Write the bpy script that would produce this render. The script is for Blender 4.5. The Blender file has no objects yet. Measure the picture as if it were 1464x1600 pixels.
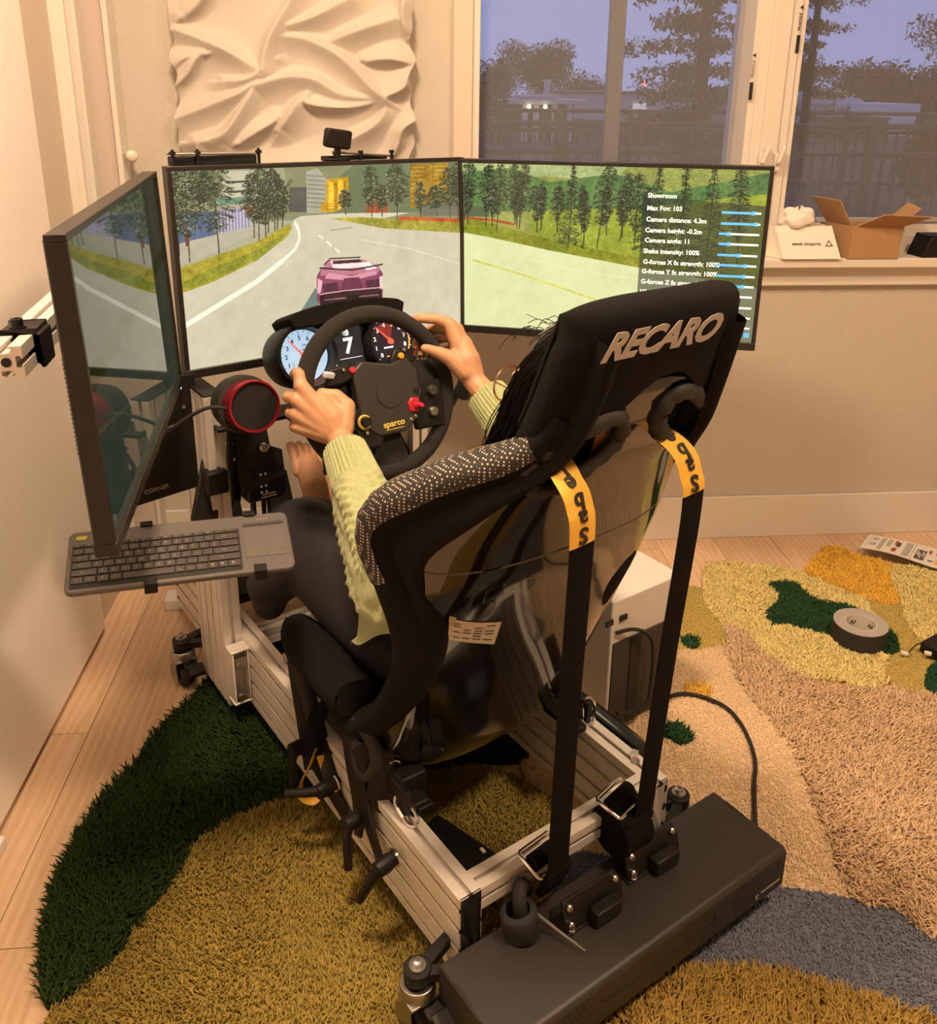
import bpy, bmesh, math, random
import numpy as np
from mathutils import Matrix, Vector
random.seed(7); rng = np.random.default_rng(7)
SC = bpy.context.scene; COL = SC.collection
R = math.radians

# ------------------------------------------------------------------ camera
def camera_axes(pitch, roll, yaw):
    cp, sp, cr, sr = math.cos(pitch), math.sin(pitch), math.cos(roll), math.sin(roll)
    X0, F0, U0 = Vector((1, 0, 0)), Vector((0, cp, -sp)), Vector((0, sp, cp))
    M3 = Matrix.Rotation(-yaw, 3, 'Z')
    return M3 @ (cr*X0 + sr*U0), M3 @ (-sr*X0 + cr*U0), M3 @ F0
cam = bpy.data.cameras.new('camera'); cam_o = bpy.data.objects.new('camera', cam); COL.objects.link(cam_o)
ax, up, fw = camera_axes(R(18.86), R(.67), R(4.85))
m4 = Matrix((ax, up, -fw)).transposed().to_4x4(); m4.translation = (0, 0, 1.363)
cam_o.matrix_world = m4
cam.sensor_fit = 'HORIZONTAL'; cam.sensor_width = 36; cam.lens = 36*1419/1464
cam.shift_y = -186/1464; cam.clip_start = .02; cam.clip_end = 500
SC.camera = cam_o

# ------------------------------------------------------------------ dusk sky
w = bpy.data.worlds.new('dusk_sky'); SC.world = w; w.use_nodes = True
nt = w.node_tree; nt.nodes.clear()
tc = nt.nodes.new('ShaderNodeTexCoord'); sx = nt.nodes.new('ShaderNodeSeparateXYZ')
rp = nt.nodes.new('ShaderNodeValToRGB'); bg = nt.nodes.new('ShaderNodeBackground'); ow = nt.nodes.new('ShaderNodeOutputWorld')
rp.color_ramp.elements[0].position = 0; rp.color_ramp.elements[0].color = (.33, .41, .80, 1)
rp.color_ramp.elements[1].position = .5; rp.color_ramp.elements[1].color = (.28, .37, .80, 1)
nt.links.new(tc.outputs['Generated'], sx.inputs[0]); nt.links.new(sx.outputs['Z'], rp.inputs[0])
nt.links.new(rp.outputs[0], bg.inputs[0]); nt.links.new(bg.outputs[0], ow.inputs[0]); bg.inputs[1].default_value = .82

# ------------------------------------------------------------------ lights and exposure
WARM = (1.0, .69, .44)
CEIL = [(-.25, 1.15, 45), (1.15, .6, 40)]           # x, y, watts: ceiling lamp, then an added unseen fill lamp
def area_light(name, loc, size, watts, color):
    l = bpy.data.lights.new(name, 'AREA'); l.shape = 'DISK'; l.size = size; l.energy = watts; l.color = color
    o = bpy.data.objects.new(name, l); COL.objects.link(o); o.location = loc
    return o
for lx, ly, lw in CEIL:
    area_light('ceiling_lamp_light', (lx, ly, 2.52), .36, lw, WARM)
vs = SC.view_settings
vs.view_transform = 'Standard'; vs.look = 'None'; vs.gamma = 1; vs.exposure = 0.22; vs.use_curve_mapping = False
SC.cycles.max_bounces = 8; SC.cycles.diffuse_bounces = 4; SC.cycles.glossy_bounces = 4; SC.cycles.transparent_max_bounces = 12
SC.cycles.sample_clamp_indirect = 6
SC.cycles.use_denoising = True

# ------------------------------------------------------------------ helpers
def lin(c):
    if isinstance(c, str): c = tuple(int(c[i:i+2], 16) for i in (0, 2, 4))
    return tuple((v/255/12.92 if v/255 <= .04045 else ((v/255+.055)/1.055)**2.4) for v in c)
MATS = {}
def mat(name, color, rough=.5, metal=0, var=0, vscale=30, bump=0, bscale=200, coat=0, spec=.5, emit=None, estr=1, sheen=0):
    if name in MATS: return MATS[name]
    m = bpy.data.materials.new(name); MATS[name] = m; m.use_nodes = True
    n = m.node_tree.nodes; k = m.node_tree.links; b = n['Principled BSDF']
    c = lin(color) if isinstance(color, str) else color
    b.inputs['Base Color'].default_value = (*c, 1); b.inputs['Roughness'].default_value = rough
    b.inputs['Metallic'].default_value = metal; b.inputs['Coat Weight'].default_value = coat
    b.inputs['Specular IOR Level'].default_value = spec
    if sheen: b.inputs['Sheen Weight'].default_value = sheen
    if emit: b.inputs['Emission Color'].default_value = (*(lin(emit) if isinstance(emit, str) else emit), 1); b.inputs['Emission Strength'].default_value = estr
    t = n.new('ShaderNodeTexCoord')
    if var:
        nz = n.new('ShaderNodeTexNoise'); nz.inputs['Scale'].default_value = vscale; nz.inputs['Detail'].default_value = 4
        k.new(t.outputs['Object'], nz.inputs['Vector'])
        hs = n.new('ShaderNodeHueSaturation'); hs.inputs['Color'].default_value = (*c, 1)
        mr = n.new('ShaderNodeMapRange'); mr.inputs['To Min'].default_value = 1-var; mr.inputs['To Max'].default_value = 1+var
        mr.inputs['From Min'].default_value = .3; mr.inputs['From Max'].default_value = .7
        k.new(nz.outputs['Fac'], mr.inputs['Value']); k.new(mr.outputs[0], hs.inputs['Value']); k.new(hs.outputs[0], b.inputs['Base Color'])
    if bump:
        nb = n.new('ShaderNodeTexNoise'); nb.inputs['Scale'].default_value = bscale; nb.inputs['Detail'].default_value = 3
        k.new(t.outputs['Object'], nb.inputs['Vector'])
        bp = n.new('ShaderNodeBump'); bp.inputs['Strength'].default_value = bump; bp.inputs['Distance'].default_value = .002
        k.new(nb.outputs['Fac'], bp.inputs['Height']); k.new(bp.outputs[0], b.inputs['Normal'])
    return m

class M:
    """collects vertices and faces of ONE mesh"""
    def __init__(s): s.v = []; s.f = []; s.mi = []; s.uv = None
    def add(s, v, f, mi=0):
        o = len(s.v); s.v += [tuple(p) for p in v]; s.f += [tuple(i+o for i in q) for q in f]; s.mi += [mi]*len(f); return s
    def box(s, c, d, rot=None, mi=0):
        v = [Vector((x*d[0]/2, y*d[1]/2, z*d[2]/2)) for x in (-1, 1) for y in (-1, 1) for z in (-1, 1)]
        if rot is not None: v = [rot @ p for p in v]
        v = [p+Vector(c) for p in v]
        return s.add(v, [(0, 1, 3, 2), (4, 6, 7, 5), (0, 4, 5, 1), (2, 3, 7, 6), (0, 2, 6, 4), (1, 5, 7, 3)], mi)
    def rings(s, rings, closed=False, caps=True, mi=0):
        n = len(rings[0]); v = [p for r in rings for p in r]; f = []
        m = len(rings)
        for i in range(m if closed else m-1):
            for j in range(n):
                a, b = i*n+j, i*n+(j+1) % n; c, d = ((i+1) % m)*n+(j+1) % n, ((i+1) % m)*n+j
                f.append((a, b, c, d))
        if caps and not closed: f += [tuple(range(n-1, -1, -1)), tuple((m-1)*n+j for j in range(n))]
        return s.add(v, f, mi)
    def tube(s, pts, r, n=8, closed=False, caps=True, mi=0, flat=None):
        P = [Vector(p) for p in pts]; L = len(P); rr = [r]*L if not hasattr(r, '__len__') else r
        T = []
        for i in range(L):
            a = P[(i-1) % L] if (closed or i > 0) else P[i]; b = P[(i+1) % L] if (closed or i < L-1) else P[i]
            T.append((b-a).normalized())
        u = T[0].orthogonal().normalized() if flat is None else (Vector(flat)-T[0]*T[0].dot(Vector(flat))).normalized()
        out = []
        for i in range(L):
            if flat is not None: u = Vector(flat)
            u = u-T[i]*u.dot(T[i])
            u = u.normalized() if u.length > 1e-6 else T[i].orthogonal().normalized()
            w2 = T[i].cross(u)
            q = rr[i]; ra, rb = q if hasattr(q, '__len__') else (q, q)
            out.append([P[i]+u*ra*math.cos(2*math.pi*j/n)+w2*rb*math.sin(2*math.pi*j/n) for j in range(n)])
        return s.rings(out, closed, caps, mi)
    def cyl(s, a, b, r, r2=None, n=16, mi=0): return s.tube([a, b], [r, r if r2 is None else r2], n, mi=mi)
    def lathe(s, prof, org, axis, n=24, mi=0):
        A = Vector(axis).normalized(); u = A.orthogonal().normalized(); w2 = A.cross(u); O = Vector(org)
        ring = prof[0][0] > 1e-4 and prof[-1][0] > 1e-4
        return s.rings([[O+A*h+(u*math.cos(2*math.pi*j/n)+w2*math.sin(2*math.pi*j/n))*max(r, 1e-5) for j in range(n)] for r, h in (prof[:-1] if ring and prof[0] == prof[-1] else prof)], ring, True, mi)
    def prism(s, poly, f0, f1, mi=0):
        n = len(poly); v = [f0(*p) for p in poly]+[f1(*p) for p in poly]
        return s.add(v, [tuple(range(n-1, -1, -1)), tuple(range(n, 2*n))]+[(i, (i+1) % n, n+(i+1) % n, n+i) for i in range(n)], mi)
    def plate(s, poly, org, ex, ey, th, mi=0):     # polygon in plane (ex, ey), thickness th along ex x ey
        O, X, Y = Vector(org), Vector(ex), Vector(ey); Z = X.cross(Y).normalized()*th
        return s.prism(poly, lambda a, b: O+X*a+Y*b, lambda a, b: O+X*a+Y*b+Z, mi)
    def grid(s, nu, nv, fn, cu=False, cv=False, mi=0, skip=None):
        v = [fn(i/(nu if cu else nu-1), j/(nv if cv else nv-1)) for i in range(nu) for j in range(nv)]; f = []
        for i in range(nu if cu else nu-1):
            for j in range(nv if cv else nv-1):
                if skip and skip(i, j): continue
                f.append((i*nv+j, ((i+1) % nu)*nv+j, ((i+1) % nu)*nv+(j+1) % nv, i*nv+(j+1) % nv))
        return s.add(v, f, mi)
    def ball(s, c, r, n=12, mi=0):
        r = r if hasattr(r, '__len__') else (r, r, r)
        return s.rings([[Vector(c)+Vector((r[0]*math.sin(t)*math.cos(a), r[1]*math.sin(t)*math.sin(a), r[2]*math.cos(t)))
                 for a in [2*math.pi*j/n for j in range(n)]] for t in [math.pi*(i+.02)/(n//2+.04) for i in range(n//2+1)]], False, True, mi)
    def caps(s, a, b, ra, rb, n=10):               # tapered capsule
        A, B = Vector(a), Vector(b); d = (B-A); L = d.length; d = d/L if L > 1e-6 else Vector((0, 0, 1))
        pts, rr = [], []
        for t in (.0, .35, .65, .9): x = (1-t)*math.pi/2; pts.append(A-d*ra*math.sin(x)); rr.append(max(ra*math.cos(x), 1e-4))
        for t in (0, .1, .35, .65, 1): x = t*math.pi/2; pts.append(B+d*rb*math.sin(x)); rr.append(max(rb*math.cos(x), 1e-4))
        return s.tube(pts, rr, n)
    def chain(s, pts, rr, n=10):
        for i in range(len(pts)-1): s.caps(pts[i], pts[i+1], rr[i], rr[i+1], n)
        return s

def link(o, parent=None):
    COL.objects.link(o)
    if parent is not None: o.parent = parent
    return o
def mesh(name, g, mats, angle=35, shift=None):
    me = bpy.data.meshes.new(name)
    v = g.v if shift is None else [(p[0]-shift[0], p[1]-shift[1], p[2]-shift[2]) for p in g.v]
    me.from_pydata(v, [], g.f)
    for m in (mats if isinstance(mats, (list, tuple)) else [mats]): me.materials.append(m)
    if any(g.mi): me.polygons.foreach_set('material_index', g.mi)
    if angle:
        me.shade_smooth(); me.set_sharp_from_angle(angle=R(angle))
    bm = bmesh.new(); bm.from_mesh(me); bmesh.ops.recalc_face_normals(bm, faces=bm.faces); bm.to_mesh(me); bm.free()
    me.update(); return me
BASE = {}
def tag(o, label=None, cat=None, group=None, kind=None):
    if label: o['label'] = label
    if cat: o['category'] = cat
    if group: o['group'] = group
    if kind: o['kind'] = kind
    return o
def thing(name, label, cat, base=(0, 0, 0), frame=None, group=None):
    o = bpy.data.objects.new(name, None); COL.objects.link(o); o.empty_display_size = .05
    F = frame or Matrix.Identity(4)
    o.matrix_world = F @ Matrix.Translation(base); BASE[o.name] = Vector(base)
    return tag(o, label, cat, group)
def part(name, g, m, parent, bev=0, angle=35, label=None, kind=None, seg=2):
    b = BASE.get(parent.name, Vector())
    me = mesh(name, g, m, angle, b); o = link(bpy.data.objects.new(name, me), parent); BASE[o.name] = b
    if bev:
        md = o.modifiers.new('bevel', 'BEVEL'); md.width = bev; md.segments = seg; md.limit_method = 'ANGLE'; md.angle_limit = R(40)
    return tag(o, label, None, None, kind)
def solo(name, g, m, label, cat, base=(0, 0, 0), frame=None, bev=0, angle=35, group=None, kind=None):
    me = mesh(name, g, m, angle, base); o = link(bpy.data.objects.new(name, me))
    o.matrix_world = (frame or Matrix.Identity(4)) @ Matrix.Translation(base); BASE[o.name] = Vector(base)
    if bev:
        md = o.modifiers.new('bevel', 'BEVEL'); md.width = bev; md.segments = 2; md.limit_method = 'ANGLE'; md.angle_limit = R(40)
    return tag(o, label, cat, group, kind)
def structure(name, g, m, bev=0, parent=None, angle=35):
    if parent is not None: return part(name, g, m, parent, bev, angle)
    o = solo(name, g, m, None, None, bev=bev, angle=angle); o['kind'] = 'structure'; return o
def lettering(text, size, m, parent, loc, ex, ey, name='lettering', ext=.0004, off=0, shear=0, align='CENTER', space=1, sx=1):
    cu = bpy.data.curves.new(name, 'FONT'); cu.body = text; cu.size = size; cu.extrude = ext; cu.offset = off; cu.shear = shear
    cu.align_x = align; cu.align_y = 'CENTER'; cu.space_character = space; cu.resolution_u = 3; cu.materials.append(m)
    o = link(bpy.data.objects.new(name, cu), parent)
    X = Vector(ex).normalized(); Y = Vector(ey).normalized(); Z = X.cross(Y).normalized(); Y = Z.cross(X)
    mm = Matrix((X*sx, Y, Z)).transposed().to_4x4(); mm.translation = Vector(loc)-BASE.get(parent.name, Vector())
    o.matrix_local = mm; return o
def spline(pts, n):                                # Catmull-Rom through points of any dimension
    P = np.array(pts, float); out = []
    for i in range(len(P)-1):
        p0, p1, p2, p3 = P[max(i-1, 0)], P[i], P[i+1], P[min(i+2, len(P)-1)]
        for t in np.linspace(0, 1, n, endpoint=False):
            out.append(.5*((2*p1)+(-p0+p2)*t+(2*p0-5*p1+4*p2-p3)*t*t+(-p0+3*p1-3*p2+p3)*t**3))
    out.append(P[-1]); return [tuple(map(float, q)) for q in out]
RIG = Matrix.Translation((.0835, 1.0258, 0)) @ Matrix.Rotation(R(30.75), 4, 'Z')   # x across the rig, y forward, z up

# common materials
BLACK = mat('black_plastic', (.008, .0075, .007), .45, spec=.3, bump=.05, bscale=900)
BLACKM = mat('black_powder_coat', (.010, .009, .0085), .5, spec=.3, bump=.15, bscale=1500)
GLOSSB = mat('gloss_black', (.008, .0075, .007), .12)
FABRIC = mat('black_knit_fabric', (.0075, .007, .007), .92, bump=.4, bscale=1400, spec=.15)
ALU = mat('brushed_aluminium', (.78, .74, .69), .40, .30, bump=.05, bscale=300, var=.04)
ALUD = mat('profile_slot_shadow', (.10, .095, .09), .6, .6)
CHROME = mat('chrome', (.72, .70, .68), .14, 1)
STEEL = mat('zinc_steel', (.45, .43, .41), .33, 1)
RUBBER = mat('black_rubber', (.015, .014, .013), .8)
WHITEP = mat('white_paint', (.73, .69, .63), .45, bump=.04, bscale=60)
WEBBING = mat('black_webbing', (.0055, .005, .0048), .9, bump=.4, bscale=2200, spec=.12)
RED = mat('red_anodised', (.42, .012, .03), .25, .6)
YELLOW = mat('yellow_label', (.72, .42, .05), .7)
INK = mat('black_ink', (.012, .011, .01), .7)
WINK = mat('white_ink', (.7, .68, .64), .6)
GREYINK = mat('silver_grey_print', (.36, .33, .31), .6)
# ================================================================== ROOM
XL, XR, YB, YF, ZC = -.76, 3.1, 2.53, -1.7, 2.6
WALL = mat('cream_wall_paint', (.55, .505, .44), .85, bump=1.0, bscale=55)
FLAT = mat('flat_wall_paint', (.55, .505, .44), .85, bump=.3, bscale=80)

def wood(name):
    m = mat(name, (.5, .3, .2), .42)
    n = m.node_tree.nodes; k = m.node_tree.links; b = n['Principled BSDF']
    tc = n.new('ShaderNodeTexCoord'); oi = n.new('ShaderNodeObjectInfo')
    mp = n.new('ShaderNodeMapping'); mp.inputs['Scale'].default_value = (26, 1.6, 1)
    ad = n.new('ShaderNodeVectorMath'); ad.operation = 'ADD'; k.new(tc.outputs['Object'], ad.inputs[0])
    sc = n.new('ShaderNodeVectorMath'); sc.operation = 'SCALE'; sc.inputs['Scale'].default_value = 37
    cx = n.new('ShaderNodeCombineXYZ'); k.new(oi.outputs['Random'], cx.inputs[0]); k.new(oi.outputs['Random'], cx.inputs[1])
    k.new(cx.outputs[0], sc.inputs[0]); k.new(sc.outputs[0], ad.inputs[1]); k.new(ad.outputs[0], mp.inputs['Vector'])
    nz = n.new('ShaderNodeTexNoise'); nz.inputs['Scale'].default_value = 3.2; nz.inputs['Detail'].default_value = 7; nz.inputs['Distortion'].default_value = 1.1
    k.new(mp.outputs[0], nz.inputs['Vector'])
    mp2 = n.new('ShaderNodeMapping'); mp2.inputs['Scale'].default_value = (7, .9, 1); k.new(ad.outputs[0], mp2.inputs['Vector'])
    wv = n.new('ShaderNodeTexWave'); wv.inputs['Scale'].default_value = 2.3; wv.inputs['Distortion'].default_value = 9; wv.inputs['Detail'].default_value = 3; wv.inputs['Detail Scale'].default_value = 1.2
    k.new(mp2.outputs[0], wv.inputs['Vector'])
    mx = n.new('ShaderNodeMix'); mx.inputs[0].default_value = .35; k.new(nz.outputs['Fac'], mx.inputs[2]); k.new(wv.outputs['Fac'], mx.inputs[3])
    cr = n.new('ShaderNodeValToRGB'); e = cr.color_ramp.elements
    e[0].position = .22; e[0].color = (.60, .40, .25, 1); e[1].position = .8; e[1].color = (.74, .545, .37, 1)
    k.new(mx.outputs[0], cr.inputs[0])
    hs = n.new('ShaderNodeHueSaturation'); k.new(cr.outputs[0], hs.inputs['Color'])
    mr = n.new('ShaderNodeMapRange'); mr.inputs['To Min'].default_value = .8; mr.inputs['To Max'].default_value = 1.14; k.new(oi.outputs['Random'], mr.inputs[0]); k.new(mr.outputs[0], hs.inputs['Value'])
    k.new(hs.outputs[0], b.inputs['Base Color'])
    bp = n.new('ShaderNodeBump'); bp.inputs['Strength'].default_value = .25; bp.inputs['Distance'].default_value = .001
    k.new(nz.outputs['Fac'], bp.inputs['Height']); k.new(bp.outputs[0], b.inputs['Normal'])
    return m
OAK = wood('oak_plank')
fl = structure('floor', M().box(((XL+XR)/2, (YF+YB)/2, -.035), (XR-XL+.6, YB-YF+.6, .05)), mat('plank_joint', (.08, .05, .03), .9))
PW, PL = .187, 1.38
pm = mesh('plank', M().box((0, 0, 0), (PW-.0016, PL-.0016, .012)), OAK, 0)
row = 0; x = XL-.30
while x < XR+.05:
    y = YF-(.2+(row*.53) % 1.2)
    while y < YB+.05:
        o = link(bpy.data.objects.new('plank', pm), fl); o.location = (x+PW/2, y+PL/2, -.006)
        y += PL
    x += PW; row += 1

# back wall with two window openings
W1, W2 = (.215, .985), (1.085, 1.98); ZS, ZT = .90, 2.25
g = M()
def wb(x0, x1, z0, z1): g.box(((x0+x1)/2, YB+.10, (z0+z1)/2), (x1-x0, .20, z1-z0))
wb(XL-.4, W1[0], 0, ZC); wb(W1[0], W2[1], 0, ZS-.03); wb(W1[0], W2[1], ZT, ZC); wb(W2[1], XR+.2, 0, ZC); wb(W1[1], W2[0], ZS-.03, ZT)
structure('wall_back', g, WALL, angle=0)
structure('wall_left', M().box((XL-.10-.03, (YF+YB)/2, ZC/2), (.20, YB-YF, ZC)), FLAT)
structure('wall_right', M().box((XR+.10, (YF+YB)/2, ZC/2), (.20, YB-YF+.4, ZC)), FLAT)
structure('wall_rear', M().box(((XL+XR)/2, YF-.10, ZC/2), (XR-XL+.4, .20, ZC)), FLAT)
structure('ceiling', M().box(((XL+XR)/2, (YF+YB)/2, ZC+.05), (XR-XL+.4, YB-YF+.4, .10)), mat('ceiling_paint', (.78, .75, .70), .9))
structure('baseboard_back', M().box(((XL+XR)/2, YB-.008, .0715), (XR-XL, .016, .143)).box(((XL+XR)/2, YB-.006, .137), (XR-XL, .008, .012)), WHITEP, .002)
structure('baseboard_right', M().box((XR-.008, (YF+YB)/2, .07), (.016, YB-YF-.04, .14)), WHITEP, .002)

# opened door leaf on the left, casings and jamb strips behind it
dg = M().box((XL-.021, 1.03, 1.09), (.042, 2.14, 2.145))
d = structure('door_1', dg, mat('white_door_paint', (.92, .87, .82), .38, bump=.03, bscale=20), .002)
for i, (yy, zz) in enumerate(((1.99, .25), (1.99, 1.9))):
    part('hinge', M().cyl((XL+.004, 2.103, zz-.045), (XL+.004, 2.103, zz+.045), .006), STEEL, d)
lg = mat('shadow_gap', (.02, .017, .015), .9)
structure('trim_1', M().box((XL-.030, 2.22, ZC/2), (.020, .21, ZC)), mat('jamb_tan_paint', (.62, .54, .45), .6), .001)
structure('trim_2', M().box((XL-.020, 2.345, ZC/2), (.040, .05, ZC)).box((XL-.012, 2.330, ZC/2), (.052, .012, ZC)), WHITEP, .003)
structure('trim_3', M().box((XL-.010, 2.405, ZC/2), (.060, .045, ZC)), WHITEP, .004)
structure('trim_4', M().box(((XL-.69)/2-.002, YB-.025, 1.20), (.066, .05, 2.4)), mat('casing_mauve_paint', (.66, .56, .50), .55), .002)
structure('trim_5', M().box((-.696, YB-.034, 1.20), (.014, .068, 2.4)), WHITEP, .002)
t = thing('door_stop', 'small round cream wall stop on the white casing left of the plaster panel', 'door stop', (-.676, YB-.06, 1.174))
part('stem', M().cyl((-.682, YB-.0, 1.174), (-.672, YB-.055, 1.174), .006), WHITEP, t)
part('bumper', M().lathe([(.0, 0), (.012, 0), (.0145, .003), (.0145, .02), (.011, .025), (0, .026)], (-.674, YB-.05, 1.174), (.5, -.86, .05)), mat('cream_plastic', (.75, .70, .58), .35), t, angle=50)

# windows
GLASS = bpy.data.materials.new('window_glass'); GLASS.use_nodes = True
n = GLASS.node_tree.nodes; k = GLASS.node_tree.links; n.remove(n['Principled BSDF'])
tr = n.new('ShaderNodeBsdfTransparent'); gl = n.new('ShaderNodeBsdfGlossy'); gl.inputs['Roughness'].default_value = .02
fr = n.new('ShaderNodeFresnel'); fr.inputs[0].default_value = 1.45; mx = n.new('ShaderNodeMixShader')
k.new(fr.outputs[0], mx.inputs[0]); k.new(tr.outputs[0], mx.inputs[1]); k.new(gl.outputs[0], mx.inputs[2]); k.new(mx.outputs[0], n['Material Output'].inputs[0])
SHADE = bpy.data.materials.new('solar_mesh_fabric'); SHADE.use_nodes = True       # open weave screen fabric
n = SHADE.node_tree.nodes; k = SHADE.node_tree.links; b = n['Principled BSDF']
b.inputs['Base Color'].default_value = (.37, .385, .43, 1); b.inputs['Roughness'].default_value = .9
tr = n.new('ShaderNodeBsdfTransparent'); mx = n.new('ShaderNodeMixShader')
tc = n.new('ShaderNodeTexCoord'); wa = n.new('ShaderNodeTexWave'); wa.inputs['Scale'].default_value = 160; wa.bands_direction = 'X'
wz = n.new('ShaderNodeTexWave'); wz.inputs['Scale'].default_value = 160; wz.bands_direction = 'Z'
k.new(tc.outputs['Object'], wa.inputs['Vector']); k.new(tc.outputs['Object'], wz.inputs['Vector'])
ad = n.new('ShaderNodeMath'); ad.operation = 'ADD'; k.new(wa.outputs['Fac'], ad.inputs[0]); k.new(wz.outputs['Fac'], ad.inputs[1])
mr = n.new('ShaderNodeMapRange'); mr.inputs['From Max'].default_value = 2; mr.inputs['To Min'].default_value = .30; mr.inputs['To Max'].default_value = .38
k.new(ad.outputs[0], mr.inputs[0]); k.new(mr.outputs[0], mx.inputs[0])
k.new(tr.outputs[0], mx.inputs[1]); k.new(b.outputs[0], mx.inputs[2]); k.new(mx.outputs[0], n['Material Output'].inputs[0])
def window(name, x0, x1, zb, sash, stile_x=None):
    yo = YB+.10
    w_ = structure(name, M().box((x0+.008, YB+.07, (ZS+ZT)/2), (.022, .16, ZT-ZS)).box((x1-.008, YB+.07, (ZS+ZT)/2), (.022, .16, ZT-ZS)).box(((x0+x1)/2, YB+.07, ZT-.01), (x1-x0, .16, .03)), WHITEP, .002)
    part('frame', M().box(((x0+x1)/2, yo, zb-.045), (x1-x0-.02, .05, .09)).box(((x0+x1)/2, yo-.025, zb-.06), (x1-x0-.02, .02, .05)), WHITEP, w_, .003)
    part('frame', M().box(((x0+x1)/2, yo, ZT-.05), (x1-x0-.02, .05, .07)), WHITEP, w_, .003)
    for xx in sash: part('frame', M().box((xx, yo, (zb+ZT)/2), (.018, .05, ZT-zb)), WHITEP, w_, .002)
    part('pane', M().box(((x0+x1)/2, yo+.012, (zb+ZT)/2), (x1-x0-.04, .005, ZT-zb)), GLASS, w_)
    if stile_x is not None: part('meeting_stile', M().box((stile_x, yo+.014, (zb+ZT)/2), (.042, .035, ZT-zb)), mat('grey_vinyl', (.15, .16, .19), .5), w_, .003)
    o = part('roller_shade', M().grid(2, 2, lambda a, c: (x0+.022+(x1-x0-.044)*a, yo-.030, zb+.004+(ZT-zb)*c)), SHADE, w_, label='grey see-through solar mesh shade drawn down')
    part('hem_bar', M().box(((x0+x1)/2, yo-.030, zb+.008), (x1-x0-.05, .007, .014)), mat('shade_hem', (.38, .37, .38), .5), w_, .002)
    return w_
w1 = window('window_1', W1[0], W1[1], .985, (.228, .972), .622)
w2 = window('window_2', W2[0], W2[1], .985, (1.098, 1.967))
structure('sill', M().box(((W1[0]+W2[1])/2, YB+.045, ZS-.012), (W2[1]-W1[0]+.06, .21, .028)).box(((W1[0]+W2[1])/2, YB-.012, ZS-.055), (W2[1]-W1[0]+.04, .02, .06)), WHITEP, .004).name = 'trim_6'
structure('trim_7', M().box((1.035, YB-.008, (ZS+ZT)/2), (.105, .016, ZT-ZS)).box((1.035, YB-.016, (ZS+ZT)/2), (.05, .014, ZT-ZS)), WHITEP, .003)
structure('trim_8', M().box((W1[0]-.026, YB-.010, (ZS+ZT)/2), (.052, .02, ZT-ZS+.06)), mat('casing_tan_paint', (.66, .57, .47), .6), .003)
# window latches and the shade makers' stickers on the mullion
for xx, lab in ((1.016, 'white cam latch low on the mullion, left one of the pair'), (1.06, 'white cam latch low on the mullion, right one of the pair')):
    t = thing('window_latch', lab, 'latch', (xx, YB-.03, 1.16), group='cam latches on the mullion')
    part('base', M().box((xx, YB-.028, 1.165), (.018, .012, .05)), WHITEP, t, .004)
    part('lever', M().box((xx+.004, YB-.042, 1.185), (.012, .014, .05), Matrix.Rotation(.3, 3, 'Y')), WHITEP, t, .004)
for xx, z0, lab in ((.968, 1.35, 'narrow black printed sticker on the left edge of the white mullion'), (1.083, 1.47, 'narrow black printed sticker on the right edge of the white mullion')):
    t = thing('track_sticker', lab, 'sticker', (xx, YB-.017, z0), group='stickers on the mullion edges')
    part('bar_block', M().box((xx, YB-.018, z0), (.009, .002, .045)), INK, t)
    lettering('FRAGILE  \u25b2', .012, INK, t, (xx, YB-.0185, z0+.065), (0, 0, 1), (-1, 0, 0))

# ------------------------------------------------------------------ plaster relief panel
RIDGES = [[(-0.323,1.389),(-0.312,1.44),(-0.284,1.495),(-0.244,1.557),(-.2,1.65)],[(-0.339,1.393),(-0.418,1.439),(-0.532,1.48)],[(-0.285,1.472),(-0.204,1.461),(-0.122,1.42),(-0.049,1.349),(-0.015,1.325)],[(-0.015,1.325),(0.036,1.35),(0.058,1.39)],[(-0.342,1.353),(-0.258,1.374),(-0.191,1.367),(-0.125,1.332),(-0.024,1.321)],[(-0.342,1.353),(-0.379,1.297),(-0.433,1.231),(-0.502,1.214)],[(-0.547,1.267),(-0.478,1.296),(-0.376,1.337),(-0.341,1.369)],[(-0.548,1.343),(-0.486,1.407),(-0.459,1.438)],[(-0.154,1.458),(-0.087,1.483),(0.013,1.515)],[(-0.218,1.331),(-0.211,1.307),(-0.11,1.299),(-0.024,1.317)],[(-0.29,1.241),(-0.226,1.331)],[(-0.393,1.207),(-0.297,1.265)],[(-0.13,1.209),(-0.042,1.259),(-0.007,1.317)],[(0.008,1.184),(0.026,1.243),(0.056,1.268)],[(-0.293,1.487),(-0.201,1.512),(-0.101,1.559)],[(-0.549,1.387),(-0.501,1.415),(-0.419,1.431)],[(-0.424,1.361),(-0.357,1.369),(-0.288,1.417)],[(-0.056,1.412),(-0.005,1.417),(0.045,1.406)],[(-0.504,1.181),(-0.485,1.215),(-0.435,1.207)],[(-0.51,1.507),(-0.458,1.553),(-.40,1.68)],[(0.054,1.469),(0.03,1.515),(0.038,1.6)],[(-.1,1.56),(-.02,1.66),(.04,1.7)],[(-.5,1.75),(-.3,1.7),(-.1,1.78)],[(-.45,1.12),(-.2,1.16),(0,1.1)]]
px0, px1, pz0, pz1 = -.545, .055, 1.02, 1.86
nx, nz_ = 170, 230
X, Z = np.meshgrid(np.linspace(px0, px1, nx), np.linspace(pz0, pz1, nz_), indexing='ij')
H = np.zeros_like(X)
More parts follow.
